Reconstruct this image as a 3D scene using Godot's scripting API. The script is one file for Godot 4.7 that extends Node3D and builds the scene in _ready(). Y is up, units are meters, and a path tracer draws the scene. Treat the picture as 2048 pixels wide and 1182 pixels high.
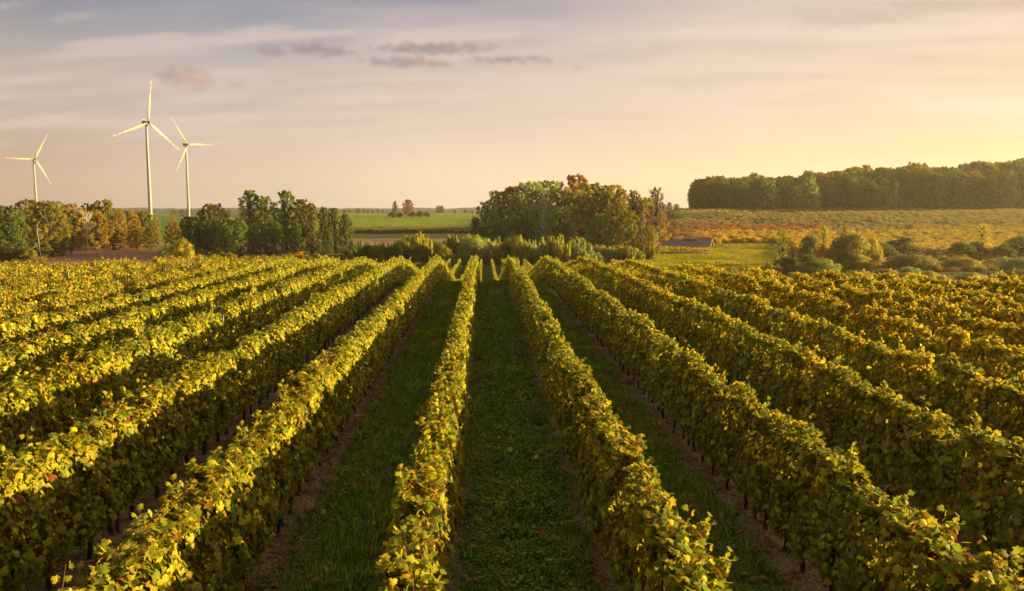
extends Node3D

# ---------------------------------------------------------------- photograph geometry
const FOCAL := 1600.0          # in pixels of the 2048 x 1182 photograph
const PITCH := -6.1            # degrees
const YAW := -2.0              # camera looks two degrees to the pavilion side of the rows
const EYE := 4.35
const SPACING := 2.2           # between vine rows
const VINE_STEP := 0.72        # between vines in a row
const SUN_AZ := 78.0           # degrees from the rows' direction towards +x
const SUN_EL := 9.2
const EXPOSURE := 4.0

var rng := RandomNumberGenerator.new()
var n_ground := FastNoiseLite.new()
var n_patch := FastNoiseLite.new()
var n_fine := FastNoiseLite.new()
var cam_basis := Basis()
var taken := {}
var M := {}

# ---------------------------------------------------------------- mesh collector
class MB:
	var v := PackedVector3Array()
	var n := PackedVector3Array()
	var c := PackedColorArray()
	var uv := PackedVector2Array()
	func tri(a: Vector3, b: Vector3, d: Vector3, nn: Vector3, col: Color) -> void:
		if (d - a).cross(b - a).dot(nn) < 0.0:
			var keep := b
			b = d
			d = keep
		v.append(a); v.append(b); v.append(d)
		n.append(nn); n.append(nn); n.append(nn)
		c.append(col); c.append(col); c.append(col)
		uv.append(Vector2.ZERO); uv.append(Vector2.ZERO); uv.append(Vector2.ZERO)
	func flat(a: Vector3, b: Vector3, d: Vector3, col: Color) -> void:
		var nn := (d - a).cross(b - a).normalized()
		tri(a, b, d, nn, col)
	func quad(a: Vector3, b: Vector3, d: Vector3, e: Vector3, col: Color) -> void:
		flat(a, b, d, col)
		flat(a, d, e, col)
	# a box with half sizes along three axes
	func box(o: Vector3, ax: Vector3, ay: Vector3, az: Vector3, col: Color) -> void:
		for s in [[ax, ay, az], [ay, az, ax], [az, ax, ay]]:
			var a: Vector3 = s[0]
			var b: Vector3 = s[1]
			var d: Vector3 = s[2]
			quad(o + a - b - d, o + a - b + d, o + a + b + d, o + a + b - d, col)
			quad(o - a - b - d, o - a + b - d, o - a + b + d, o - a - b + d, col)
	func tube(pts: Array, rad: Array, sides: int, col: Color, capped := true) -> void:
		var rings := []
		var side := Vector3.ZERO
		for i in pts.size():
			var t: Vector3 = (pts[mini(i + 1, pts.size() - 1)] - pts[maxi(i - 1, 0)]).normalized()
			if side == Vector3.ZERO:
				side = t.cross(Vector3(0.31, 0.2, 0.93)).normalized()
			side = (side - t * side.dot(t)).normalized()
			var up := t.cross(side)
			var ring := []
			for k in sides:
				var a := TAU * k / sides
				ring.append(side * cos(a) + up * sin(a))
			rings.append(ring)
		for i in pts.size() - 1:
			for k in sides:
				var k2 := (k + 1) % sides
				var p: Array = [pts[i] + rings[i][k] * rad[i], pts[i] + rings[i][k2] * rad[i], pts[i + 1] + rings[i + 1][k2] * rad[i + 1], pts[i + 1] + rings[i + 1][k] * rad[i + 1]]
				var q: Array = [rings[i][k], rings[i][k2], rings[i + 1][k2], rings[i + 1][k]]
				var turned: bool = (p[2] - p[0]).cross(p[1] - p[0]).dot(q[0]) < 0.0
				for j in ([0, 2, 1, 0, 3, 2] if turned else [0, 1, 2, 0, 2, 3]):
					v.append(p[j]); n.append(q[j]); c.append(col); uv.append(Vector2.ZERO)
		if capped:
			for e in [0, pts.size() - 1]:
				for k in range(1, sides - 1):
					flat(pts[e] + rings[e][0] * rad[e], pts[e] + rings[e][k] * rad[e], pts[e] + rings[e][k + 1] * rad[e], col)
	func mesh(with_uv := false) -> ArrayMesh:
		var a := []
		a.resize(Mesh.ARRAY_MAX)
		a[Mesh.ARRAY_VERTEX] = v
		a[Mesh.ARRAY_NORMAL] = n
		a[Mesh.ARRAY_COLOR] = c
		if with_uv:
			a[Mesh.ARRAY_TEX_UV] = uv
		var m := ArrayMesh.new()
		m.add_surface_from_arrays(Mesh.PRIMITIVE_TRIANGLES, a)
		return m

# ---------------------------------------------------------------- naming helpers
func numbered(called: String) -> String:
	var k: int = taken.get(called, 0)
	taken[called] = k + 1
	return called if k == 0 else "%s_%03d" % [called, k]

func tag(o: Node, label := "", category := "", group := "", kind := "") -> void:
	if label: o.set_meta("label", label)
	if category: o.set_meta("category", category)
	if group: o.set_meta("group", group)
	if kind: o.set_meta("kind", kind)

func thing(called: String, at: Vector3, turn: float, label: String, category: String, group := "") -> Node3D:
	var o := Node3D.new()
	o.name = numbered(called)
	add_child(o)
	o.position = at
	o.rotation.y = turn
	tag(o, label, category, group)
	return o

func part(called: String, mesh: Mesh, mat: Material, parent: Node) -> MeshInstance3D:
	var o := MeshInstance3D.new()
	o.name = called
	o.mesh = mesh
	o.material_override = mat
	parent.add_child(o, true)
	return o

func many(called: String, mesh: Mesh, mat: Material, spots: Array, tints: Array, parent: Node) -> MultiMeshInstance3D:
	var mm := MultiMesh.new()
	mm.transform_format = MultiMesh.TRANSFORM_3D
	mm.use_colors = tints.size() > 0
	mm.mesh = mesh
	mm.instance_count = spots.size()
	for i in spots.size():
		mm.set_instance_transform(i, spots[i])
		if tints.size() > 0:
			mm.set_instance_color(i, tints[i])
	var o := MultiMeshInstance3D.new()
	o.name = called
	o.multimesh = mm
	o.material_override = mat
	parent.add_child(o, true)
	tag(o, "", "", "", "stuff")
	return o

func noise(freq: float, s: int, oct := 3) -> FastNoiseLite:
	var f := FastNoiseLite.new()
	f.noise_type = FastNoiseLite.TYPE_SIMPLEX_SMOOTH
	f.frequency = freq
	f.seed = s
	f.fractal_octaves = oct
	return f

func rr(a: float, b: float) -> float:
	return rng.randf_range(a, b)

func rdir() -> Vector3:
	var z := rr(-1, 1)
	var a := rr(0, TAU)
	var r := sqrt(1 - z * z)
	return Vector3(r * cos(a), z, r * sin(a))

func lin(r: float, g: float, b: float) -> Color:      # real-world (linear) base colour -> albedo_color
	return Color(r, g, b).linear_to_srgb()

# ---------------------------------------------------------------- where things are
func pix_dir(px: float, py: float) -> Vector3:
	return (cam_basis * Vector3((px - 1024.0) / FOCAL, -(py - 591.0) / FOCAL, -1.0)).normalized()

func px_x(px: float, depth: float) -> float:           # world x of a photo column at that depth, taken on the horizon
	var d := pix_dir(px, 420.0)
	return d.x / -d.z * depth

func spot(px: float, depth: float) -> Vector3:          # a point of the ground
	var x := px_x(px, depth)
	return Vector3(x, height(x, -depth), -depth)

func tall(py: float, depth: float, at: Vector3) -> float:   # height above the ground of a photo line at that depth
	return EYE + (420.0 - py) / FOCAL * depth - at.y

const FALL := [[-99.0, 0.0], [-3.0, 0.0], [2.0, -0.12], [8.0, -0.8], [16.0, -1.95], [34.0, -4.45], [50.0, -5.7], [75.0, -6.7], [122.0, -7.5], [5000.0, -7.5]]

func edge_of_plateau(x: float) -> float:
	var e := 46.0
	e = lerpf(e, 34.0, smoothstep(6.0, 13.0, x))
	e = lerpf(e, 30.0, smoothstep(12.0, 22.0, x))
	e = lerpf(e, 41.5, smoothstep(-14.0, -26.0, x))
	return e

func height(x: float, z: float) -> float:
	var d := -z
	var t := d - edge_of_plateau(x)
	var y := 0.0
	for i in FALL.size() - 1:
		if t < FALL[i + 1][0]:
			var u: float = clampf((t - FALL[i][0]) / (FALL[i + 1][0] - FALL[i][0]), 0.0, 1.0)
			var p1: float = FALL[i][1]
			var p2: float = FALL[i + 1][1]
			y = lerpf(p1, p2, u)
			break
	if d > 200.0:
		var a := x / d
		var mid := smoothstep(300.0, 600.0, d) * 7.4 + smoothstep(560.0, 900.0, d) * 0.7 - smoothstep(950.0, 1500.0, d) * 6.0
		var east := smoothstep(235.0, 410.0, d) * 11.6 + smoothstep(410.0, 700.0, d) * 6.0 * smoothstep(0.25, 0.6, a)
		var west := smoothstep(350.0, 700.0, d) * 2.0
		var wr := smoothstep(0.17, 0.25, a)
		var wl := smoothstep(-0.2, -0.36, a)
		y += mid * (1 - wr) * (1 - wl) + east * wr + west * wl
	if d > 55.0:
		y += n_ground.get_noise_2d(x * 0.3, z * 0.3) * 0.35 * smoothstep(55.0, 120.0, d)
	y += n_ground.get_noise_2d(x, z) * 0.05
	return y

# ---------------------------------------------------------------- materials
func leaf_mat(col: Color, back: float, rough := 0.55) -> StandardMaterial3D:
	var m := StandardMaterial3D.new()
	m.albedo_color = col.linear_to_srgb()
	m.vertex_color_use_as_albedo = true
	m.roughness = rough
	m.metallic_specular = 0.15
	m.cull_mode = BaseMaterial3D.CULL_DISABLED
	m.backlight_enabled = true
	m.backlight = Color(back, back, back).linear_to_srgb()
	return m

func plain_mat(col: Color, rough: float, metal := 0.0) -> StandardMaterial3D:
	var m := StandardMaterial3D.new()
	m.albedo_color = col.linear_to_srgb()
	m.roughness = rough
	m.metallic = metal
	return m

func noise_tex(freq: float, s: int, lo: Color, hi: Color, bump := false) -> NoiseTexture2D:
	var t := NoiseTexture2D.new()
	t.width = 512
	t.height = 512
	t.seamless = true
	t.noise = noise(freq, s, 5)
	if bump:
		t.as_normal_map = true
		t.bump_strength = 6.0
	else:
		var g := Gradient.new()
		g.set_color(0, lo)
		g.set_color(1, hi)
		g.set_offset(0, 0.25)
		g.set_offset(1, 0.75)
		t.color_ramp = g
	return t

func vein_texture() -> ImageTexture:
	var w := 160
	var im := Image.create(w, w, false, Image.FORMAT_RGB8)
	var nz := noise(0.03, 77, 4)
	var tips := [Vector2(0, 0.55), Vector2(0.42, 0.32), Vector2(-0.42, 0.32), Vector2(0.36, -0.28), Vector2(-0.36, -0.28)]
	for y in w:
		for x in w:
			var p := Vector2(float(x) / w - 0.5, float(y) / w - 0.5) * 1.15
			var d := 1.0
			for t in tips:
				var base := Vector2(0, -0.12)
				var ab: Vector2 = t - base
				var u := clampf((p - base).dot(ab) / ab.length_squared(), 0, 1)
				d = minf(d, (p - base - ab * u).length() + u * 0.004)
				for k in 4:
					var q: Vector2 = base + ab * (0.25 + 0.18 * k)
					for s in [-1, 1]:
						var e: Vector2 = q + ab.rotated(s * 0.75) * 0.28
						var qe := e - q
						var uu := clampf((p - q).dot(qe) / qe.length_squared(), 0, 1)
						d = minf(d, (p - q - qe * uu).length() + 0.006)
			var vein := 1.0 - smoothstep(0.006, 0.022, d)
			var g := 0.93 + 0.14 * nz.get_noise_2d(x, y) + 0.10 * vein
			im.set_pixel(x, y, Color(clampf(g * 1.02, 0, 1), clampf(g, 0, 1), clampf(g * 0.9, 0, 1)))
	return ImageTexture.create_from_image(im)

func make_materials() -> void:
	M.vine = leaf_mat(Color(1, 1, 1), 0.9, 0.55)
	M.vine_near = leaf_mat(Color(1, 1, 1), 0.9, 0.55)
	M.vine_near.albedo_texture = vein_texture()
	M.bark = plain_mat(Color(0.055, 0.038, 0.026), 0.9)
	M.bark.albedo_texture = noise_tex(0.06, 5, Color(0.5, 0.5, 0.5), Color(1, 1, 1))
	M.bark.uv1_triplanar = true
	M.bark.uv1_scale = Vector3(3, 3, 3)
	M.tree_bark = plain_mat(Color(0.07, 0.055, 0.042), 0.95)
	M.grey_bark = plain_mat(Color(0.20, 0.18, 0.15), 0.9)
	M.birch_bark = plain_mat(Color(0.55, 0.50, 0.43), 0.85)
	M.post = plain_mat(Color(0.20, 0.21, 0.23), 0.5, 0.6)
	M.wire = plain_mat(Color(0.22, 0.22, 0.22), 0.45, 0.8)
	M.grass = leaf_mat(Color(1, 1, 1), 0.4, 0.6)
	M.crown = leaf_mat(Color(1, 1, 1), 0.7, 0.7)
	var g := StandardMaterial3D.new()
	g.vertex_color_use_as_albedo = true
	g.roughness = 0.95
	g.metallic_specular = 0.15
	g.albedo_texture = noise_tex(0.05, 9, Color(0.62, 0.60, 0.58), Color(1, 1, 1))
	g.uv1_triplanar = true
	g.uv1_world_triplanar = true
	g.uv1_scale = Vector3(0.7, 0.7, 0.7)
	g.normal_enabled = true
	g.normal_texture = noise_tex(0.04, 19, Color.BLACK, Color.WHITE, true)
	g.normal_scale = 0.8
	M.ground = g
	M.white = plain_mat(Color(0.25, 0.24, 0.215), 0.55)
	M.blade = plain_mat(Color(0.25, 0.215, 0.14), 0.5)  # white paint with the golden tint of low sunlight put into its colour
	M.red = plain_mat(Color(0.32, 0.030, 0.015), 0.5)
	M.nacelle = plain_mat(Color(0.12, 0.105, 0.11), 0.5)  # dark grey-brown; shade on the housing is put into the colour
	M.shingle = plain_mat(Color(0.120, 0.085, 0.080), 0.85)
	M.shingle_b = plain_mat(Color(0.20, 0.150, 0.140), 0.85)
	M.timber = plain_mat(Color(0.42, 0.17, 0.075), 0.65)
	M.timber_red = plain_mat(Color(0.42, 0.085, 0.040), 0.6)
	M.deck = plain_mat(Color(0.16, 0.10, 0.07), 0.9)

# ---------------------------------------------------------------- leaves
const OUT := [Vector2(0, 0.56), Vector2(0.16, 0.36), Vector2(0.40, 0.36), Vector2(0.34, 0.10), Vector2(0.50, -0.10), Vector2(0.34, -0.34), Vector2(0.10, -0.36), Vector2(0.0, -0.14), Vector2(-0.10, -0.36), Vector2(-0.34, -0.34), Vector2(-0.50, -0.10), Vector2(-0.34, 0.10), Vector2(-0.40, 0.36), Vector2(-0.16, 0.36)]
const OUT6 := [Vector2(0, 0.54), Vector2(0.42, 0.26), Vector2(0.42, -0.24), Vector2(0.0, -0.30), Vector2(-0.42, -0.24), Vector2(-0.42, 0.26)]
const OUT4 := [Vector2(0, 0.55), Vector2(0.45, 0.0), Vector2(0, -0.42), Vector2(-0.45, 0.0)]

func add_leaf(mb: MB, at: Vector3, nn: Vector3, tip: Vector3, size: float, col: Color, lod: int) -> void:
	nn = nn.normalized()
	var t := (tip - nn * tip.dot(nn)).normalized()
	var s := t.cross(nn)
	var outline: Array = OUT if lod == 0 else OUT6 if lod == 1 else OUT4
	var curl := rr(0.15, 0.75)
	var fold := rr(-0.15, 0.3)
	var p := PackedVector3Array()
	var q := PackedVector3Array()
	for o in outline:
		var k := rr(0.9, 1.1) if lod < 2 else 1.0
		var r2: float = o.length_squared()
		p.append(at + (s * o.x * k + t * o.y * k + nn * (fold * absf(o.x) - curl * r2)) * size)
		q.append((nn + s * o.x * (1.6 * curl - fold) + t * o.y * 1.6 * curl).normalized())
	var m := outline.size()
	var rim := Color(col.r * 1.0, col.g * 0.93, col.b * 0.85)
	if lod < 2 and rng.randf() < 0.14: rim = rim.lerp(Color(0.20, 0.085, 0.03), rr(0.4, 0.9))
	for i in m:
		var j := (i + 1) % m
		mb.v.append(at); mb.v.append(p[i]); mb.v.append(p[j])
		mb.n.append(nn); mb.n.append(q[i]); mb.n.append(q[j])
		mb.c.append(col); mb.c.append(rim); mb.c.append(rim)
		mb.uv.append(Vector2(0.5, 0.5)); mb.uv.append(Vector2(0.5, 0.5) + outline[i] * 0.87); mb.uv.append(Vector2(0.5, 0.5) + outline[j] * 0.87)

func vine_colour(pal: int) -> Color:
	var u := rng.randf()
	var c: Color
	if pal == 0:
		if u < 0.36: c = Color(0.350, 0.330, 0.028)
		elif u < 0.68: c = Color(0.215, 0.255, 0.036)
		elif u < 0.86: c = Color(0.500, 0.415, 0.026)
		elif u < 0.93: c = Color(0.290, 0.300, 0.080)
		elif u < 0.985: c = Color(0.360, 0.215, 0.030)
		else: c = Color(0.220, 0.075, 0.020)
	elif pal == 1:
		if u < 0.42: c = Color(0.500, 0.405, 0.026)
		elif u < 0.66: c = Color(0.290, 0.300, 0.030)
		elif u < 0.90: c = Color(0.600, 0.465, 0.024)
		elif u < 0.975: c = Color(0.430, 0.235, 0.026)
		else: c = Color(0.290, 0.100, 0.020)
	else:
		if u < 0.42: c = Color(0.320, 0.285, 0.028)
		elif u < 0.72: c = Color(0.205, 0.225, 0.032)
		elif u < 0.90: c = Color(0.440, 0.345, 0.026)
		else: c = Color(0.350, 0.150, 0.024)
	var b := rr(0.58, 1.32)
	return Color(c.r * b, c.g * b * rr(0.93, 1.07), c.b * b)

# one vine's width of hedge; leaves kept apart are returned as [transform, size, colour number]
func vine_foliage(mb: MB, pal: int, lod: int, count: int, size_k: float, loose: bool, apart: Array = [], keep_apart := 0) -> void:
	var bulges := []
	for i in 7:
		bulges.append([rr(-0.4, 0.4), rr(0.7, 1.7), rr(-0.07, 0.10), rr(0.10, 0.22)])
	var shoots := []
	for i in (5 if loose else 3):
		shoots.append([Vector3(rr(-0.14, 0.14), 1.6, rr(-0.34, 0.34)), Vector3(rr(-0.5, 0.5), 1.0, rr(-0.5, 0.5)).normalized(), rr(0.12, 0.42 if loose else 0.30)])
	if rng.randf() < 0.5: shoots.append([Vector3(rr(-0.1, 0.1), 1.55, rr(-0.3, 0.3)), Vector3(rr(-0.6, 0.6), 1.0, rr(-0.4, 0.4)).normalized(), rr(0.40, 0.55)])
	for sh in shoots:
		mb.tube([sh[0] - Vector3(0, 0.2, 0), sh[0] + sh[1] * sh[2] * 0.5, sh[0] + sh[1] * sh[2] * 1.05], [0.004, 0.0035, 0.002], 4, Color(0.30, 0.13, 0.04), false)
	for i in count:
		var kind := rng.randf()
		var z := rr(-0.42, 0.42)
		var size := lerpf(0.055, 0.135, pow(rng.randf(), 1.3)) * size_k
		var pos: Vector3
		var nn: Vector3
		var tip: Vector3
		if kind < 0.66:
			var side := -1.0 if rng.randf() < 0.5 else 1.0
			var y := 0.36 + 1.34 * pow(rng.randf(), 0.9)
			if loose and rng.randf() < 0.35: y = rr(1.0, 1.75)
			var w := 0.185 + 0.03 * sin(y * 3.0) - 0.06 * smoothstep(0.75, 0.40, y) - 0.10 * smoothstep(1.45, 1.75, y)
			for b in bulges:
				var dd: float = (Vector2(z, y) - Vector2(b[0], b[1])).length()
				w += b[2] * exp(-dd * dd / (b[3] * b[3]))
			if loose: w *= rr(0.5, 1.15)
			pos = Vector3(side * (w + rr(-0.05, 0.05)), y, z)
			nn = Vector3(side * rr(0.55, 1.1), rr(-0.1, 0.75), rr(-0.6, 0.6))
			tip = Vector3(side * rr(0.0, 0.6), -1.0, rr(-0.7, 0.7))
		elif kind < 0.86:
			pos = Vector3(rr(-0.16, 0.16), 1.62 + rr(-0.10, 0.11) - (0.10 if loose and rng.randf() < 0.5 else 0.0), z)
			for b in bulges: pos.y += b[2] * 0.7 * exp(-(z - b[0]) * (z - b[0]) / 0.03)
			nn = Vector3(rr(-0.9, 0.9), rr(0.35, 1.0), rr(-0.8, 0.8))
			tip = Vector3(rr(-1, 1), rr(-0.6, 0.3), rr(-1, 1))
		elif kind < 0.93:
			var s: Array = shoots[rng.randi() % shoots.size()]
			pos = s[0] + s[1] * s[2] * rng.randf() + rdir() * 0.05
			size *= 0.75
			nn = Vector3(rr(-1, 1), rr(0.0, 1.0), rr(-1, 1))
			tip = rdir()
		else:
			pos = Vector3(rr(-0.15, 0.15), rr(0.6, 1.6), z)
			nn = rdir() + Vector3(0, 0.4, 0)
			tip = Vector3(rr(-0.6, 0.6), -1, rr(-0.6, 0.6))
		var col := vine_colour(pal)
		if keep_apart > 0 and i % 22 == 0 and kind < 0.86 and apart.size() < keep_apart:
			nn = nn.normalized()
			var t := (tip - nn * tip.dot(nn)).normalized()
			apart.append([Transform3D(Basis(t.cross(nn), t, nn).scaled(Vector3.ONE * size), pos), rng.randi() % 10])
			# basis columns: across, towards the tip, out of the face
		else:
			add_leaf(mb, pos, nn, tip, size, col, lod)

func vine_trunk(mb: MB) -> void:
	var pts := []
	var rad := []
	var x := 0.0
	var z := rr(-0.08, 0.08)
	for i in 6:
		pts.append(Vector3(x, i * 0.15 - 0.04, z))
		rad.append(0.030 - i * 0.0022 + rr(-0.003, 0.004))
		x += rr(-0.03, 0.03)
		z += rr(-0.035, 0.035)
	mb.tube(pts, rad, 6, Color(1, 1, 1))
	var top: Vector3 = pts[5]
	for s in [-1, 1]:
		mb.tube([top, Vector3(0, 0.78, top.z + s * 0.14), Vector3(0, 0.80, top.z + s * 0.36)], [0.016, 0.012, 0.009], 5, Color(1.1, 1, 0.9))
	for i in 4:
		var b := Vector3(rr(-0.04, 0.04), 0.78, rr(-0.33, 0.33))
		mb.tube([b, b + Vector3(rr(-0.06, 0.06), 0.45, rr(-0.05, 0.05)), b + Vector3(rr(-0.12, 0.12), rr(0.8, 1.1), rr(-0.1, 0.1))], [0.006, 0.005, 0.003], 4, Color(2.6, 1.4, 0.8))

# ---------------------------------------------------------------- set-up
func make_camera() -> void:
	var cam := Camera3D.new()
	cam.name = "camera"
	cam.position = Vector3(0, EYE, 0)
	cam.rotation_degrees = Vector3(PITCH, YAW, 0)
	cam.fov = 2.0 * rad_to_deg(atan(591.0 / FOCAL))
	cam.near = 0.1
	cam.far = 9000.0
	cam.current = true
	add_child(cam)
	cam_basis = Basis.from_euler(Vector3(deg_to_rad(PITCH), deg_to_rad(YAW), 0))

func srgb(r: float, g: float, b: float) -> Color:
	return Color(r / 255.0, g / 255.0, b / 255.0).srgb_to_linear()

func az_el(px: float, py: float) -> Vector2:
	var d := pix_dir(px, py)
	return Vector2(rad_to_deg(atan2(d.x, -d.z)), rad_to_deg(asin(d.y)))

func make_sky() -> Sky:
	var w := 2048
	var h := 1024
	var data := PackedFloat32Array()
	data.resize(w * h * 3)
	var streak := noise(1.0, 31, 5)
	var broad := noise(1.0, 47, 3)
	var rag := noise(1.0, 63, 5)
	# colours of the evening air: [degrees from the sun's side, then at 2.5, 7.5, 12.3 and 14.6 degrees up]
	var air := [[0.0, srgb(255, 226, 170), srgb(252, 232, 204), srgb(222, 204, 190), srgb(210, 196, 190)],
		[44.0, srgb(226, 196, 160), srgb(226, 204, 182), srgb(198, 180, 172), srgb(186, 174, 170)],
		[59.0, srgb(236, 211, 178), srgb(230, 209, 190), srgb(219, 201, 190), srgb(183, 173, 176)],
		[81.0, srgb(238, 216, 193), srgb(220, 200, 187), srgb(190, 178, 182), srgb(126, 134, 158)],
		[94.0, srgb(222, 196, 178), srgb(210, 193, 183), srgb(158, 160, 172), srgb(86, 108, 146)],
		[110.0, srgb(196, 170, 154), srgb(202, 185, 176), srgb(136, 141, 155), srgb(74, 92, 124)],
		[180.0, srgb(190, 168, 156), srgb(196, 182, 176), srgb(150, 150, 158), srgb(122, 128, 144)]]
	var zen := srgb(224, 218, 217)
	var cloud_lit := srgb(232, 212, 200)
	# the small dusky clouds: azimuth, height, half width, half height, strength, colour
	var puffs := []
	for p in [[548, 103, 34, 10, 0.55, 0], [645, 100, 66, 13, 0.8, 0], [870, 97, 130, 13, 0.85, 0], [940, 95, 60, 9, 0.5, 1], [815, 125, 95, 11, 0.75, 0], [850, 122, 45, 8, 0.4, 1], [1022, 120, 100, 7, 0.8, 0], [340, 152, 26, 17, 0.6, 0], [386, 156, 38, 22, 0.8, 1], [565, 160, 22, 5, 0.5, 1], [1160, 137, 12, 3, 0.4, 0], [1840, 100, 36, 6, 0.3, 2], [1690, 40, 120, 16, 0.25, 0], [470, 172, 14, 4, 0.4, 0]]:
		var c := az_el(p[0], p[1])
		puffs.append([c.x, c.y, rad_to_deg(p[2] / FOCAL), rad_to_deg(p[3] / FOCAL), p[4], [srgb(142, 130, 138), srgb(196, 158, 150), srgb(245, 205, 180)][p[5]]])
	var low := srgb(120, 104, 90)
	for y in h:
		var el := 90.0 - (y + 0.5) / h * 180.0
		for x in w:
			var at := (y * w + x) * 3
			if el < -1.0:
				data[at] = low.r / EXPOSURE; data[at + 1] = low.g / EXPOSURE; data[at + 2] = low.b / EXPOSURE
				continue
			var az := wrapf((x + 0.5) / w * 360.0, -180.0, 180.0)      # the panorama begins at -z and turns towards +x
			var da := absf(wrapf(az - SUN_AZ, -180.0, 180.0))
			var w1 := exp(-pow(da / 58.0, 2.0))
			var k0 := 0
			while da > air[k0 + 1][0]: k0 += 1
			var ku: float = smoothstep(0.0, 1.0, (da - air[k0][0]) / (air[k0 + 1][0] - air[k0][0]))
			# cloud sheets lie level, so they draw together towards the horizon
			var ar := deg_to_rad(az)
			var ch := 1.0 / (sin(deg_to_rad(maxf(el, 0.0))) + 0.10)
			var px := sin(ar - 0.20) * ch
			var pz := cos(ar - 0.20) * ch
			var s := streak.get_noise_2d(px * 0.8, pz * 3.4)
			var b := broad.get_noise_2d(px * 0.35 + 9.0, pz * 0.8)
			var e2 := el + (s * 1.5 + b * 1.6) * smoothstep(3.0, 9.0, el)
			var c: Color = air[k0][1].lerp(air[k0 + 1][1], ku)
			c = c.lerp(air[k0][2].lerp(air[k0 + 1][2], ku), smoothstep(2.5, 7.5, e2))
			c = c.lerp(air[k0][3].lerp(air[k0 + 1][3], ku), smoothstep(7.5, 12.6, e2))
			c = c.lerp(air[k0][4].lerp(air[k0 + 1][4], ku), smoothstep(12.3, 15.0, e2))
			c = c.lerp(zen, smoothstep(16.0, 60.0, el))
			var thick := smoothstep(0.0, 0.55, s + b * 0.6) * smoothstep(1.0, 6.0, el) * (0.62 - 0.42 * smoothstep(11.5, 14.5, el))
			c = c.lerp(cloud_lit * (0.92 + 0.25 * w1), thick)
			var thin := smoothstep(0.05, 0.5, -s - b * 0.4) * smoothstep(2.0, 9.0, el) * 0.62
			c = c.lerp(c * Color(0.80, 0.83, 0.90), thin)
			if el < 15.0 and absf(az) < 45.0:
				for p in puffs:
					var u: float = (az - p[0]) / p[2]
					var v: float = (el - p[1]) / p[3]
					if absf(u) < 1.9 and absf(v) < 2.4:
						var r2: float = u * u + v * v
						var k: float = smoothstep(1.05, 0.15, r2 + rag.get_noise_2d(az * 0.9, el * 2.6) * 1.1 + rag.get_noise_2d(az * 3.0, el * 6.0) * 0.35) * p[4]
						c = c.lerp(p[5], k * 0.85)
			var glow := exp(-pow(da / 26.0, 2.0) - pow((el - SUN_EL * 0.6) / 14.0, 2.0))
			c = c + srgb(255, 220, 150) * glow * 0.6
			data[at] = c.r / EXPOSURE; data[at + 1] = c.g / EXPOSURE; data[at + 2] = c.b / EXPOSURE
	var im := Image.create_from_data(w, h, false, Image.FORMAT_RGBF, data.to_byte_array())
	var sm := PanoramaSkyMaterial.new()
	sm.panorama = ImageTexture.create_from_image(im)
	var sky := Sky.new()
	sky.sky_material = sm
	return sky

func make_world() -> void:
	var env := Environment.new()
	env.background_mode = Environment.BG_SKY
	env.sky = make_sky()
	env.background_energy_multiplier = 1.0
	env.tonemap_mode = Environment.TONE_MAPPER_LINEAR
	env.tonemap_exposure = EXPOSURE
	env.sdfgi_enabled = true
	env.ssao_enabled = true
	env.ssil_enabled = true
	env.volumetric_fog_enabled = true            # thin evening haze that scatters the sun forward
	env.volumetric_fog_density = 0.00012
	env.volumetric_fog_albedo = Color(1.0, 0.94, 0.86)
	env.volumetric_fog_anisotropy = 0.5
	env.volumetric_fog_length = 1024.0
	var we := WorldEnvironment.new()
	we.name = "world_environment"
	we.environment = env
	add_child(we)
	var sun := DirectionalLight3D.new()
	sun.name = "sun"
	var a := deg_to_rad(SUN_AZ)
	var e := deg_to_rad(SUN_EL)
	var to_sun := Vector3(sin(a) * cos(e), sin(e), -cos(a) * cos(e))
	sun.look_at_from_position(to_sun * 100.0, Vector3.ZERO, Vector3.UP)
	sun.light_color = Color(1.0, 0.895, 0.60)
	sun.light_energy = 1.6
	sun.light_angular_distance = 0.7
	sun.shadow_enabled = true
	add_child(sun)

# ---------------------------------------------------------------- ground
func axis_steps(stops: Array) -> PackedFloat32Array:     # [[upto, step], ...] from zero; a step below zero grows by its share
	var out := PackedFloat32Array([0.0])
	var x := 0.0
	for s in stops:
		while x < s[0]:
			x += s[1] if s[1] > 0.0 else x * -s[1]
			out.append(x)
	return out

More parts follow.
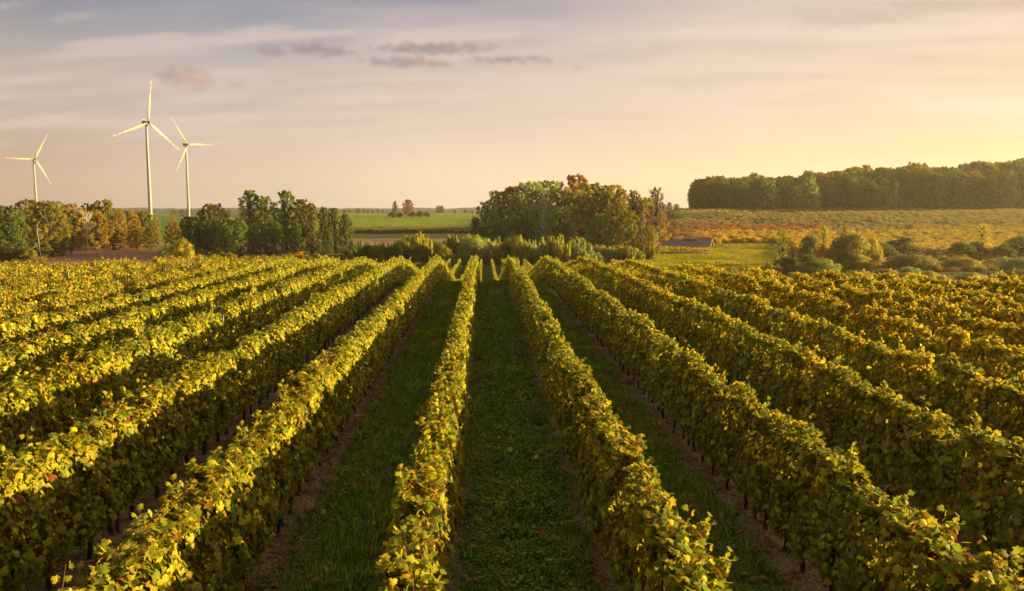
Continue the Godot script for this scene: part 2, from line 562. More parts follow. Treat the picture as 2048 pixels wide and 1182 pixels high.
func ground_colour(x: float, z: float) -> Color:
	var d := -z
	var p := n_patch.get_noise_2d(x, z)
	var f := n_fine.get_noise_2d(x, z)
	var t := d - edge_of_plateau(x)
	var c: Color
	if d < 172.0 and x > -34.0 and (x < 24.0 and d < 60.0 or absf(x) < 22.0 and t < 126.0 and x < 11.0):
		var k := (x + 0.61) / SPACING
		var off := absf(k - roundf(k)) * SPACING
		var soil := 1.0 - smoothstep(0.15, 0.38, off + f * 0.30 + p * 0.25)
		var turf := Color(0.085, 0.110, 0.014).lerp(Color(0.13, 0.13, 0.022), clampf(0.5 + f * 0.7, 0, 1))
		var earth := Color(0.30, 0.185, 0.080).lerp(Color(0.43, 0.295, 0.140), clampf(0.5 + n_fine.get_noise_2d(x * 5, z * 5) * 0.9, 0, 1))
		return turf.lerp(earth, soil)
	var a := x / maxf(d, 1.0)
	c = Color(0.17, 0.155, 0.040).lerp(Color(0.24, 0.18, 0.06), clampf(0.5 + p, 0, 1))            # rough meadow
	if d > 120.0 and a > 0.13 and d < 262.0 and x < px_x(1545, d) + 4.0 * p:                        # mown lawn round the pavilion
		c = Color(0.22, 0.25, 0.018).lerp(Color(0.34, 0.29, 0.026), clampf(0.5 + 1.2 * n_patch.get_noise_2d(x * 3.0, z * 0.6), 0, 1))
		var track := absf(x - lerpf(px_x(1440, 170), px_x(1640, 250), smoothstep(165.0, 255.0, d)) - 2.5 * sin(d * 0.05))
		c = c.lerp(Color(0.24, 0.165, 0.10), 0.55 * (1.0 - smoothstep(0.8, 2.2, track + f * 1.4)))
	if d > 250.0 and a > 0.16 and d < 430.0:                                                        # scrub slope
		c = Color(0.24, 0.15, 0.075).lerp(Color(0.20, 0.17, 0.06), clampf(0.5 + 1.4 * p, 0, 1))
	if d >= 400.0 and a > 0.16:
		c = Color(0.10, 0.17, 0.02)
	if a < -0.36 and d > 160.0 and d < 300.0:
		c = Color(0.30, 0.165, 0.115).lerp(Color(0.40, 0.185, 0.085), clampf(0.5 + 1.3 * p, 0, 1))    # dry reddish grass
	if a < -0.18 and d >= 300.0:
		c = Color(0.12, 0.21, 0.02)
	if a >= -0.36 and a < 0.16:
		if d > 215.0: c = Color(0.36, 0.215, 0.135).lerp(Color(0.26, 0.17, 0.085), clampf(0.5 + 1.4 * p, 0, 1))   # stubble
		if d > 330.0: c = Color(0.10, 0.105, 0.03)
		if d > 400.0:                                                                               # winter corn
			var line := 0.5 + 0.5 * sin((x * 0.93 + z * 0.36) * 0.35)
			c = Color(0.245, 0.315, 0.026).lerp(Color(0.290, 0.335, 0.036), clampf(0.35 + p * 0.8 + 0.15 * line, 0, 1))
		if d > 1000.0: c = Color(0.09, 0.10, 0.04)
	c = c * (0.86 + 0.35 * (f * 0.5 + 0.5))
	return Color(c.r, c.g, c.b)

func make_ground() -> void:
	var xs := PackedFloat32Array()
	var half := axis_steps([[16.0, 0.13], [34.0, 0.4], [2600.0, -0.045]])
	for i in range(half.size() - 1, 0, -1): xs.append(-half[i])
	xs.append_array(half)
	var zs := PackedFloat32Array()
	for z in [-12.0, -8.0, -4.0]: zs.append(z)
	zs.append_array(axis_steps([[50.0, 0.33], [180.0, 1.5], [3000.0, -0.03]]))
	var v := PackedVector3Array()
	var c := PackedColorArray()
	var nn := PackedVector3Array()
	var idx := PackedInt32Array()
	var nx := xs.size()
	var nz := zs.size()
	for j in nz:
		for i in nx:
			v.append(Vector3(xs[i], height(xs[i], -zs[j]), -zs[j]))
			c.append(ground_colour(xs[i], -zs[j]))
	for j in nz:
		for i in nx:
			var l := v[j * nx + maxi(i - 1, 0)]
			var r := v[j * nx + mini(i + 1, nx - 1)]
			var u := v[maxi(j - 1, 0) * nx + i]
			var d := v[mini(j + 1, nz - 1) * nx + i]
			nn.append((r - l).cross(d - u).normalized())
			if i < nx - 1 and j < nz - 1:
				var a := j * nx + i
				idx.append_array([a, a + nx, a + 1, a + 1, a + nx, a + nx + 1])
	var arr := []
	arr.resize(Mesh.ARRAY_MAX)
	arr[Mesh.ARRAY_VERTEX] = v
	arr[Mesh.ARRAY_NORMAL] = nn
	arr[Mesh.ARRAY_COLOR] = c
	arr[Mesh.ARRAY_INDEX] = idx
	var m := ArrayMesh.new()
	m.add_surface_from_arrays(Mesh.PRIMITIVE_TRIANGLES, arr)
	var o := part("ground", m, M.ground, self)
	tag(o, "", "", "", "structure")

# ---------------------------------------------------------------- vineyard
const ORDINAL := ["", "first", "second", "third", "fourth", "fifth", "sixth", "seventh", "eighth", "ninth", "tenth", "eleventh", "twelfth", "thirteenth", "fourteenth", "fifteenth", "sixteenth"]

func row_label(k: int) -> String:
	if k == 5: return "vine row bordering the clover lane on its wind turbine side"
	if k == 6: return "vine row bordering the clover lane on its picnic shelter side"
	if k < 0: return "loose straggly vine row, %s from the clover lane towards the wind turbines" % ORDINAL[6 - k]
	if k < 5: return "green and yellow vine row, %s from the clover lane towards the wind turbines" % ORDINAL[6 - k]
	if k < 10: return "green and yellow vine row, %s from the clover lane towards the picnic shelter" % ORDINAL[k - 5]
	return "golden lumpy vine row, %s from the clover lane towards the picnic shelter side" % ORDINAL[k - 5]

func seen_from_camera(p: Vector3, margin := 0.06) -> bool:
	var q := cam_basis.inverse() * (p - Vector3(0, EYE, 0))
	if q.z > -1.0: return false
	return absf(q.x / -q.z) < 0.64 + margin and q.y / -q.z > -0.37 - margin

func make_vineyard() -> void:
	# foliage meshes: [palette][level of detail] -> variants
	var near := []
	var near_apart := []
	for i in 5:
		var mb := MB.new()
		var apart := []
		vine_foliage(mb, 0, 0, 1300, 0.90, false, apart, 44)
		near.append(mb.mesh(true))
		near_apart.append(apart)
	var mid := [[], [], []]
	var far := [[], [], []]
	for pal in 3:
		for i in 4:
			var mb := MB.new()
			vine_foliage(mb, pal, 1, 900 if pal < 2 else 520, 0.95, pal == 2)
			mid[pal].append(mb.mesh())
			if i < 3:
				mb = MB.new()
				vine_foliage(mb, pal, 2, 560 if pal < 2 else 360, 1.1, pal == 2)
				far[pal].append(mb.mesh())
	var trunks := []
	for i in 4:
		var mb := MB.new()
		vine_trunk(mb)
		trunks.append(mb.mesh())
	var single := []
	for i in 10:
		var mb := MB.new()
		add_leaf(mb, Vector3.ZERO, Vector3(0, 0, 1), Vector3(0, 1, 0), 1.0, vine_colour(0), 0)
		single.append(mb.mesh(true))
	var pm := MB.new()
	pm.box(Vector3(0, 0.70, 0), Vector3(0.024, 0, 0), Vector3(0, 0.80, 0), Vector3(0, 0, 0.004), Color.WHITE)
	pm.box(Vector3(-0.022, 0.70, 0.017), Vector3(0.003, 0, 0), Vector3(0, 0.80, 0), Vector3(0, 0, 0.0145), Color.WHITE)
	pm.box(Vector3(0.022, 0.70, 0.017), Vector3(0.003, 0, 0), Vector3(0, 0.80, 0), Vector3(0, 0, 0.0145), Color.WHITE)
	var post_mesh := pm.mesh()
	# every vine of every row, then the 300 that show largest
	var rows := {}
	var all := []
	for k in range(-8, 17):
		var x := -0.61 + SPACING * (k - 5)
		var d0 := maxf(2.2, absf(x) * 1.47 - 7.0)
		var d1 := edge_of_plateau(x) + (122.0 if k >= 1 and k <= 9 else 9.0)
		if k > 9: d1 = edge_of_plateau(x) + 5.0
		rows[k] = {"x": x, "d0": d0, "d1": d1, "vines": []}
		var n := int((d1 - d0) / VINE_STEP)
		for i in n:
			var d := d0 + (i + 0.5) * VINE_STEP
			var loose: bool = k < 0
			if loose and rng.randf() < 0.07: continue
			var px := x + rr(-0.035, 0.035)
			var p := Vector3(px, height(px, -d), -d)
			var sy := rr(0.90, 0.98) + 0.05 * n_patch.get_noise_2d(x * 9.0, d * 2.0)
			if k > 9: sy = rr(0.82, 1.06)
			if loose: sy = rr(0.84, 1.04)
			var sx := rr(0.9, 1.12)
			if rng.randf() < 0.05:
				sy *= rr(0.72, 0.88)
				sx *= 0.8
			if k > 9: sx = rr(0.9, 1.35)
			var pal := 2 if loose else 1 if (k > 9 or k == 9 and rng.randf() < 0.6 or k == 8 and rng.randf() < 0.25) else 0
			var v := {"p": p, "d": d, "pal": pal, "basis": Basis(Vector3.UP, PI if rng.randf() < 0.5 else 0.0).scaled(Vector3(sx, sy, rr(1.0, 1.12))), "own": false, "row": k}
			rows[k].vines.append(v)
			if seen_from_camera(p + Vector3(0, 1.2, 0), 0.0): all.append(v)
	all.sort_custom(func(a, b): return a.p.distance_squared_to(Vector3(0, EYE, 0)) < b.p.distance_squared_to(Vector3(0, EYE, 0)))
	for i in mini(300, all.size()): all[i].own = true
	for k in rows:
		var r: Dictionary = rows[k]
		var root := thing("vine_row", Vector3(r.x, 0, 0), 0.0, row_label(k), "vine row", "vine rows of the vineyard")
		var rest := {}
		for v in r.vines:
			var t := Transform3D(v.basis, v.p - Vector3(r.x, 0, 0))
			if v.own:
				var o := part("vine", trunks[rng.randi() % 4], M.bark, root)
				o.transform = t
				var i := rng.randi() % 5
				if v.d < 15.0 and v.pal == 0:
					part("foliage", near[i], M.vine_near, o)
					for a in near_apart[i]:
						if v.d < 9.6:
							part("leaf", single[a[1]], M.vine_near, o).transform = a[0]
				else:
					part("foliage", mid[v.pal][i % 4], M.vine, o)
			else:
				var near_enough: bool = v.d < 60.0
				var key: String = "%d%s%d" % [v.pal, "m" if near_enough and v.d < 34.0 else "f", rng.randi() % 3]
				if v.d < 15.0 and v.pal == 0: key = "0n%d" % (rng.randi() % 3)
				if not rest.has(key): rest[key] = [far[v.pal][int(key[2])] if key[1] == "f" else near[int(key[2])] if key[1] == "n" else mid[v.pal][int(key[2])], []]
				rest[key][1].append(t)
				if v.d < 60.0:
					var tk := "trunk%d" % (rng.randi() % 4)
					if not rest.has(tk): rest[tk] = [trunks[int(tk[5])], []]
					rest[tk][1].append(t)
		for key in rest:
			if key.begins_with("trunk"): many("vine_trunks", rest[key][0], M.bark, rest[key][1], [], root)
			else: many("vine_foliage", rest[key][0], M.vine_near if key[1] == "n" else M.vine, rest[key][1], [], root)
		var d: float = r.d0 + rr(0.2, 3.0)
		while d < r.d1:
			if d < 62.0 or d > r.d1 - 4.0:
				var o := part("post", post_mesh, M.post, root)
				o.position = Vector3(rr(-0.02, 0.02), height(r.x, -d), -d)
				o.rotation = Vector3(rr(-0.03, 0.03), rr(-0.2, 0.2), rr(-0.03, 0.03))
				if k < 0: o.scale.y = rr(1.0, 1.12)
			d += 3.6
		for y in [0.8, 1.2, 1.55]:
			var wm := MB.new()
			var q: float = r.d0
			var pts := []
			while q < minf(r.d1, 62.0):
				pts.append(Vector3(0.03, height(r.x, -q) + y, -q))
				q += 3.6
			var rad := []
			rad.resize(pts.size())
			rad.fill(0.0022)
			wm.tube(pts, rad, 4, Color.WHITE)
			part("wire", wm.mesh(), M.wire, root)

func make_stray_cane() -> void:
	var row: Node = get_node("vine_row_012")
	var mb := MB.new()
	var a := Vector3(-0.25, 0.95, -6.25)
	mb.tube([a, a + Vector3(-0.16, 0.18, -0.04), a + Vector3(-0.26, 0.40, -0.10), a + Vector3(-0.30, 0.56, -0.13)], [0.006, 0.005, 0.004, 0.002], 5, Color(0.45, 0.15, 0.05))
	for t in [[0.30, 0.07], [0.62, 0.05], [0.95, 0.04]]:
		add_leaf(mb, a + Vector3(-0.28 * t[0] + 0.03, 0.56 * t[0], -0.12 * t[0]), Vector3(0.2, 0.8, 0.6), Vector3(rr(-1, 1), -0.3, 0.4), t[1] * 1.6, Color(0.36, 0.26, 0.03), 0)
	part("cane", mb.mesh(), M.vine, row)

func blade(mb: MB, b: Vector3, tip: Vector3, w: float, col: Color) -> void:
	var dir := tip - b
	var s := dir.cross(Vector3(rr(-1, 1), 0.1, rr(-1, 1))).normalized() * w
	var m := b + dir * 0.55 + Vector3(0, dir.length() * 0.10, 0)
	var nn := (s.cross(dir).normalized() * 0.6 + Vector3(0, 0.8, 0)).normalized()
	mb.tri(b - s, b + s, m + s * 0.8, nn, col)
	mb.tri(b - s, m + s * 0.8, m - s * 0.8, nn, col)
	mb.tri(m - s * 0.8, m + s * 0.8, tip, nn, col)

func make_ground_cover() -> void:
	var tufts := []
	for i in 4:
		var mb := MB.new()
		for j in 22:
			var b := Vector3(rr(-0.09, 0.09), -0.01, rr(-0.09, 0.09))
			var hgt := rr(0.05, 0.15)
			var c := Color(0.128, 0.210, 0.015).lerp(Color(0.323, 0.324, 0.033), pow(rng.randf(), 1.6))
			blade(mb, b, b + Vector3(rr(-0.08, 0.08), hgt, rr(-0.08, 0.08)), 0.0045, c)
		tufts.append(mb.mesh())
	var clovers := []
	for i in 4:
		var mb := MB.new()
		for j in 34:
			var p := Vector3(rr(-0.12, 0.12), rr(0.01, 0.11), rr(-0.12, 0.12))
			var c := Color(0.102, 0.175, 0.018).lerp(Color(0.221, 0.271, 0.029), pow(rng.randf(), 1.8))
			add_leaf(mb, p, Vector3(rr(-0.7, 0.7), 1, rr(-0.7, 0.7)), rdir(), rr(0.022, 0.05), c, 1)
		for j in 10:
			var b := Vector3(rr(-0.1, 0.1), 0, rr(-0.1, 0.1))
			blade(mb, b, b + Vector3(rr(-0.06, 0.06), rr(0.06, 0.16), rr(-0.06, 0.06)), 0.006, Color(0.102, 0.158, 0.022))
		clovers.append(mb.mesh())
	var straws := []
	for i in 3:
		var mb := MB.new()
		for j in 14:
			var b := Vector3(rr(-0.12, 0.12), rr(0.0, 0.012), rr(-0.12, 0.12))
			blade(mb, b, b + Vector3(rr(-0.12, 0.12), rr(0.0, 0.04), rr(-0.12, 0.12)), 0.005, Color(0.30, 0.20, 0.11).lerp(Color(0.20, 0.115, 0.06), rng.randf()))
		for j in 2:
			add_leaf(mb, Vector3(rr(-0.1, 0.1), 0.012, rr(-0.1, 0.1)), Vector3(rr(-0.3, 0.3), 1, rr(-0.3, 0.3)), rdir(), rr(0.06, 0.1), Color(0.24, 0.10, 0.035), 1)
		straws.append(mb.mesh())
	var sets := {}
	for k in range(-1, 10):
		var x0 := -0.61 + SPACING * (k - 5)
		var lane := x0 + SPACING * 0.5
		var dmax := edge_of_plateau(lane) + (60.0 if k >= 2 and k <= 8 else 6.0)
		var dens := 62.0 if k >= 3 and k <= 7 else 30.0
		var n := int(dens * 1.7 * dmax)
		for i in n:
			var d := rr(maxf(4.0, absf(lane) * 1.4 - 2.0), dmax)
			var x := lane + rr(-0.86, 0.86)
			var off := absf(x - lane)
			if off > 0.76 + 0.20 * n_fine.get_noise_2d(x * 1.5, d * 0.7) and rng.randf() < 0.7: continue
			var broad: bool = k == 5 and rng.randf() < 0.35 + 0.5 * n_patch.get_noise_2d(x * 20.0, d * 8.0) + 0.3 and off < 0.7
			var key: String = ("clover%d" if broad else "grass%d") % (rng.randi() % 4)
			if not sets.has(key): sets[key] = [[], []]
			var s := rr(0.7, 1.25) * (1.7 if d > 46.0 else 1.0) * (1.0 + 0.35 * n_patch.get_noise_2d(x * 6, d * 6))
			sets[key][0].append(Transform3D(Basis(Vector3.UP, rr(0, TAU)).scaled(Vector3(s, s * rr(0.7, 1.3), s)), Vector3(x, height(x, -d), -d)))
			var track := 1.0 - smoothstep(0.06, 0.20, absf(off - 0.48) + 0.08 * n_fine.get_noise_2d(x * 0.6, d * 0.4))
			if track > 0.5 and rng.randf() < 0.45:
				sets[key][0].pop_back()
				continue
			if track > 0.3: sets[key][0][-1] = sets[key][0][-1].scaled_local(Vector3(0.9, 0.5, 0.9))
			var dry := clampf(n_patch.get_noise_2d(x * 30.0, d * 9.0) * 1.6 - 0.1, 0.0, 0.7)
			var b := rr(0.7, 1.3)
			sets[key][1].append(Color(b * rr(0.9, 1.15) * (0.86 + 0.8 * dry), b * (1.0 + 0.35 * dry), b * 0.9))
	for k in range(1, 10):
		var x0 := -0.61 + SPACING * (k - 5)
		for i in 620:
			var d := rr(maxf(3.5, absf(x0) * 1.4 - 2.0), 40.0)
			var x := x0 + rr(-0.42, 0.42)
			var key := "straw%d" % (rng.randi() % 3)
			if not sets.has(key): sets[key] = [[], []]
			var s := rr(0.6, 1.4)
			sets[key][0].append(Transform3D(Basis(Vector3.UP, rr(0, TAU)).scaled(Vector3(s, s, s)), Vector3(x, height(x, -d) + 0.004, -d)))
			var b := rr(0.7, 1.3)
			sets[key][1].append(Color(b, b, b))
	for k in range(0, 10):
		var lane := -0.61 + SPACING * (k - 4.5)
		for i in 260:
			var d := rr(maxf(5.0, absf(lane) * 1.4 - 2.0), 44.0)
			var x := lane + rr(-1.0, 1.0)
			var key := "fallen%d" % (rng.randi() % 2)
			if not sets.has(key): sets[key] = [[], []]
			var s := rr(0.7, 1.2)
			sets[key][0].append(Transform3D(Basis(Vector3(rr(-0.5, 0.5), 1, rr(-0.5, 0.5)).normalized(), rr(0, TAU)).scaled(Vector3(s, s, s)), Vector3(x, height(x, -d) + rr(0.03, 0.10), -d)))
			var b := rr(0.6, 1.3)
			sets[key][1].append(Color(b, b * rr(0.75, 1.1), b))
	for i in 9000:
		var d := rr(150.0, 262.0)
		var px := rr(1285.0, 1550.0)
		var p := spot(px, d)
		var key := "lawn%d" % (rng.randi() % 2)
		if not sets.has(key): sets[key] = [[], []]
		var s := rr(1.6, 3.4)
		sets[key][0].append(Transform3D(Basis(Vector3.UP, rr(0, TAU)).scaled(Vector3(s * 2.4, s * 0.8, s * 2.4)), p))
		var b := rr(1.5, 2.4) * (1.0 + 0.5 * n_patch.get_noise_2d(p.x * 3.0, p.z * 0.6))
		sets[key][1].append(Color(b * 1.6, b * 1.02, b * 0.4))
	var fallen := []
	for i in 2:
		var mb := MB.new()
		for j in 2:
			add_leaf(mb, Vector3(rr(-0.25, 0.25), 0, rr(-0.25, 0.25)), Vector3(rr(-0.4, 0.4), 1, rr(-0.4, 0.4)), rdir(), rr(0.07, 0.11), Color(0.33, 0.24, 0.04) if i == 0 else Color(0.25, 0.11, 0.035), 1)
		fallen.append(mb.mesh())
	for kind in [["fallen", "yellow and brown vine leaves fallen on the grass lanes", "fallen leaves", fallen], ["lawn", "sunlit mown lawn grass around the picnic shelter", "lawn", [tufts[0], tufts[1]]], ["grass", "dark green grass growing in the lanes between the vine rows", "grass", tufts], ["clover", "low broad-leaved clover carpeting the middle lane of the vineyard", "clover", clovers], ["straw", "dry straw and fallen leaves on the bare soil under the vines", "straw", straws]]:
		var root := Node3D.new()
		root.name = numbered(kind[0])
		add_child(root)
		tag(root, kind[1], kind[2], "", "stuff")
		for i in kind[3].size():
			var key: String = kind[0] + str(i)
			if sets.has(key):
				many(kind[0] + "_tufts", kind[3][i], M.grass, sets[key][0], sets[key][1], root)

# ---------------------------------------------------------------- trees and shrubs
# A crown of unit height: lobes on limbs, each lobe a shell of small leafy faces.
func make_crown(shape: String, count: int, face: float, s: int) -> Array:
	rng.seed = s
	var lobes := []
	var wood := MB.new()
	var bottom := 0.07
	var n_lobes := 150
	if shape == "poplar": bottom = 0.06
	if shape == "birch": bottom = 0.16; n_lobes = 70
	if shape == "oak": bottom = 0.06
	var lean := Vector3(rr(-0.03, 0.03), 1.0, rr(-0.03, 0.03))
	var pts := []
	var rad := []
	for i in 8:
		var t := i / 7.0
		pts.append(Vector3(lean.x * t + rr(-0.008, 0.008) * i * 0.5, t * 0.9, lean.z * t + rr(-0.008, 0.008) * i * 0.5))
		rad.append(lerpf(0.022 if shape != "birch" else 0.013, 0.003, t))
	wood.tube(pts, rad, 7, Color.WHITE)
	for i in n_lobes:
		var t := pow((i + rng.randf()) / n_lobes, 0.85)
		var y := lerpf(bottom, 0.95, t)
		var r := 0.0
		match shape:
			"oak": r = 0.36 * sqrt(maxf(0.02, 1.0 - pow((t - 0.45) / 0.60, 2.0)))
			"poplar": r = 0.21 * sqrt(maxf(0.02, 1.0 - pow((t - 0.40) / 0.64, 2.0)))
			"birch": r = 0.23 * sqrt(maxf(0.02, 1.0 - pow((t - 0.35) / 0.68, 2.0)))
		var a := i * 2.399 + rr(-0.6, 0.6)
		var k := pow(rng.randf(), 0.42)
		var c := Vector3(cos(a) * r * k, y, sin(a) * r * k)
		var lr := (rr(0.04, 0.095) if shape == "oak" else rr(0.03, 0.065)) * (1.0 - 0.4 * t)
		lobes.append([c, lr])
		var from: Vector3 = pts[clampi(int(y * 0.75 / 0.9 * 7.0), 0, 7)]
		wood.tube([from, from.lerp(c, 0.5) + Vector3(0, 0.015, 0), c], [0.006, 0.004, 0.0015], 4, Color.WHITE, false)
	var mb := MB.new()
	for i in count:
		var lb: Array = lobes[rng.randi() % lobes.size()]
		var d := rdir()
		if d.y < -0.3 and rng.randf() < 0.6: d.y = -d.y
		var p: Vector3 = lb[0] + Vector3(d.x, d.y * 0.85, d.z) * lb[1] * pow(rng.randf(), 0.35) * rr(0.8, 1.25)
		if shape == "birch": p.y -= rng.randf() * rng.randf() * 0.06
		leaf_clump(mb, p, (d + rdir() * 0.8).normalized(), face * rr(0.6, 1.35))
	return [mb.mesh(), wood.mesh()]

func leaf_clump(mb: MB, p: Vector3, nn: Vector3, size: float) -> void:
	var u := nn.cross(rdir()).normalized() * size
	var w := nn.cross(u).normalized() * size
	var b := rr(0.65, 1.35)
	var c := Color(b * rr(0.85, 1.2), b, b * rr(0.7, 1.1))
	var p0 := p - u * rr(0.5, 1.0) - w * rr(0.0, 0.4)
	var p1 := p + w * rr(0.5, 1.0)
	var p2 := p + u * rr(0.5, 1.0) + w * rr(-0.3, 0.3)
	var p3 := p - w * rr(0.4, 0.9) + nn * size * rr(-0.3, 0.3)
	mb.tri(p0, p1, p2, nn, c)
	mb.tri(p0, p2, p3, (nn + u.normalized() * 0.3).normalized(), c)

# a bush of unit height and about unit width; spiky ones are bundles of upright sprays
func make_bush(count: int, face: float, s: int, spray: bool, dome := false) -> Array:
	rng.seed = s
	var mb := MB.new()
	var wood := MB.new()
	var lobes := []
	for i in 15:
		var a := i * 2.399 + rr(-0.5, 0.5)
		var k := sqrt((i + 0.5) / 15.0)
		var c := Vector3(cos(a) * 0.36 * k, lerpf(0.74, 0.22, k * k) + rr(-0.12, 0.10), sin(a) * 0.36 * k)
		lobes.append([c, rr(0.13, 0.24)])
		wood.tube([Vector3(c.x * 0.15, -0.03, c.z * 0.15), c.lerp(Vector3(c.x * 0.4, 0.1, c.z * 0.4), 0.5), c], [0.014, 0.010, 0.003], 5, Color.WHITE, false)
	var plumes := []
	for i in 16:
		var a := i * 2.399 + rr(-0.4, 0.4)
		var k := sqrt((i + 0.5) / 16.0)
		plumes.append([Vector3(cos(a) * 0.34 * k, 0, sin(a) * 0.34 * k), rr(0.62, 1.0) * lerpf(1.0, 0.62, k * k), Vector3(cos(a) * 0.14 * k + rr(-0.05, 0.05), 0, sin(a) * 0.14 * k + rr(-0.05, 0.05)), rr(0.07, 0.13)])
	for i in count:
		var lb: Array = lobes[rng.randi() % lobes.size()]
		var d := rdir()
		if d.y < 0 and rng.randf() < 0.5: d.y = -d.y
		var p: Vector3 = lb[0] + d * lb[1] * pow(rng.randf(), 0.4)
		if spray and (not dome or i % 3 == 0):                                 # upright plumes that narrow to a point
			var pl: Array = plumes[rng.randi() % plumes.size()]
			var t := pow(rng.randf(), 0.8)
			var r: float = pl[3] * (0.35 + 1.3 * t) * (1.0 - t) * 1.9 + 0.012
			p = pl[0] + pl[2] * t + Vector3(0, t * pl[1] * 0.95, 0) + Vector3(d.x, 0, d.z) * r * rr(0.5, 1.15)
		p.y = maxf(p.y, rng.randf() * 0.08)
		if spray:
			var up := (Vector3(d.x * 0.6, 1.0, d.z * 0.6) + rdir() * 0.45).normalized()
			var len := face * rr(1.6, 3.4) * (1.6 if i % 11 == 0 else 1.0)
			var sd := up.cross(rdir()).normalized() * face * rr(0.22, 0.42)
			var b := rr(0.65, 1.35)
			var col := Color(b * rr(0.9, 1.15), b, b * rr(0.75, 1.1))
			var nn := (d + up * 0.3 + rdir() * 0.4).normalized()
			mb.tri(p - sd, p + sd, p + up * len, nn, col)
		else:
			leaf_clump(mb, p, (d + rdir() * 0.7).normalized(), face * rr(0.6, 1.3))
	return [mb.mesh(), wood.mesh()]

var crowns := {}
var tints := {}

func tint(c: Color) -> StandardMaterial3D:
	var key := c.to_html()
	if not tints.has(key):
		tints[key] = leaf_mat(c, 0.7, 0.7)
	return tints[key]

func make_crowns() -> void:
	for i in 3:
		crowns["oak%d" % i] = make_crown("oak", 11000, 0.0150, 100 + i)
		crowns["poplar%d" % i] = make_crown("poplar", 8000, 0.0125, 200 + i)
		crowns["birch%d" % i] = make_crown("birch", 3200, 0.012, 300 + i)
		crowns["bush%d" % i] = make_bush(3600, 0.030, 400 + i, false)
		crowns["spray%d" % i] = make_bush(9000, 0.024, 500 + i, true)
		crowns["dome%d" % i] = make_bush(9000, 0.022, 800 + i, true, true)
		crowns["wood%d" % i] = make_crown("oak", 5200, 0.021, 600 + i)

func word(c: Color) -> String:
	var known := {DARK: "dark green", GREEN: "mid green", OLIVE: "olive green", WARM: "warm olive", GOLD: "golden", RUST: "russet", YELLOW: "bright yellow", SAGE: "grey-green", STRAW: "straw-coloured"}
	if known.has(c): return known[c]
	if c.r > c.g * 1.5: return "brownish"
	return "olive brown" if c.r > c.g * 1.15 else "yellow-green"

func plant(called: String, crown: String, at: Vector3, hgt: float, wide: float, col: Color, label: String, category: String, group := "", birch := false) -> Node3D:
	var c: Array = crowns[crown]
	var o := thing(called, at - Vector3(0, 0.05, 0), rr(0, TAU), label, category, group)
	var sc := Vector3(hgt * wide, hgt, hgt * wide)
	part("trunk" if category == "tree" else "stems", c[1], M.birch_bark if birch else M.tree_bark, o).scale = sc
	var b := rr(0.9, 1.1)
	part("crown" if category == "tree" else "foliage", c[0], tint(Color(col.r * snappedf(b, 0.05), col.g * snappedf(b, 0.05), col.b)), o).scale = sc
	return o

func bare_tree(at: Vector3, hgt: float, label: String, bark: Material, s: int, n_limbs := 26, group := "") -> void:
	rng.seed = s
	var o := thing("bare_tree", at - Vector3(0, 0.1, 0), 0.0, label, "tree", group)
	var mb := MB.new()
	var pts := []
	var rad := []
	var x := 0.0
	for i in 8:
		pts.append(Vector3(x, hgt * i / 7.0, rr(-0.1, 0.1)))
		rad.append(lerpf(hgt * 0.0075, 0.02, i / 7.0))
		x += rr(-0.02, 0.03) * hgt
	mb.tube(pts, rad, 7, Color.WHITE)
	part("trunk", mb.mesh(), bark, o)
	var lm := MB.new()
	for i in n_limbs:
		var t := rr(0.3, 0.97)
		var q := t * 6.99
		var b: Vector3 = pts[int(q)].lerp(pts[mini(int(q) + 1, 7)], q - int(q))
		var a := rr(0, TAU)
		var l := hgt * rr(0.10, 0.26) * (1.15 - t)
		var e := b + Vector3(cos(a) * l, l * rr(0.8, 1.6), sin(a) * l)
		lm.tube([b, b.lerp(e, 0.5) - Vector3(0, l * 0.12, 0), e], [hgt * 0.0026, hgt * 0.0018, hgt * 0.0008], 4, Color.WHITE, false)
		for j in 3:
			var f := b.lerp(e, rr(0.4, 0.9))
			lm.tube([f, f + Vector3(rr(-0.5, 0.5) * l, l * rr(0.3, 0.7), rr(-0.5, 0.5) * l)], [hgt * 0.0013, hgt * 0.0006], 3, Color.WHITE, false)
	part("limbs", lm.mesh(), bark, o)

const DARK := Color(0.139, 0.175, 0.027)
const GREEN := Color(0.196, 0.234, 0.026)
const OLIVE := Color(0.225, 0.190, 0.026)
const WARM := Color(0.386, 0.316, 0.032)
const GOLD := Color(0.360, 0.230, 0.026)
const RUST := Color(0.442, 0.215, 0.029)
const YELLOW := Color(0.624, 0.481, 0.019)
const SAGE := Color(0.355, 0.379, 0.099)
const STRAW := Color(0.416, 0.338, 0.081)

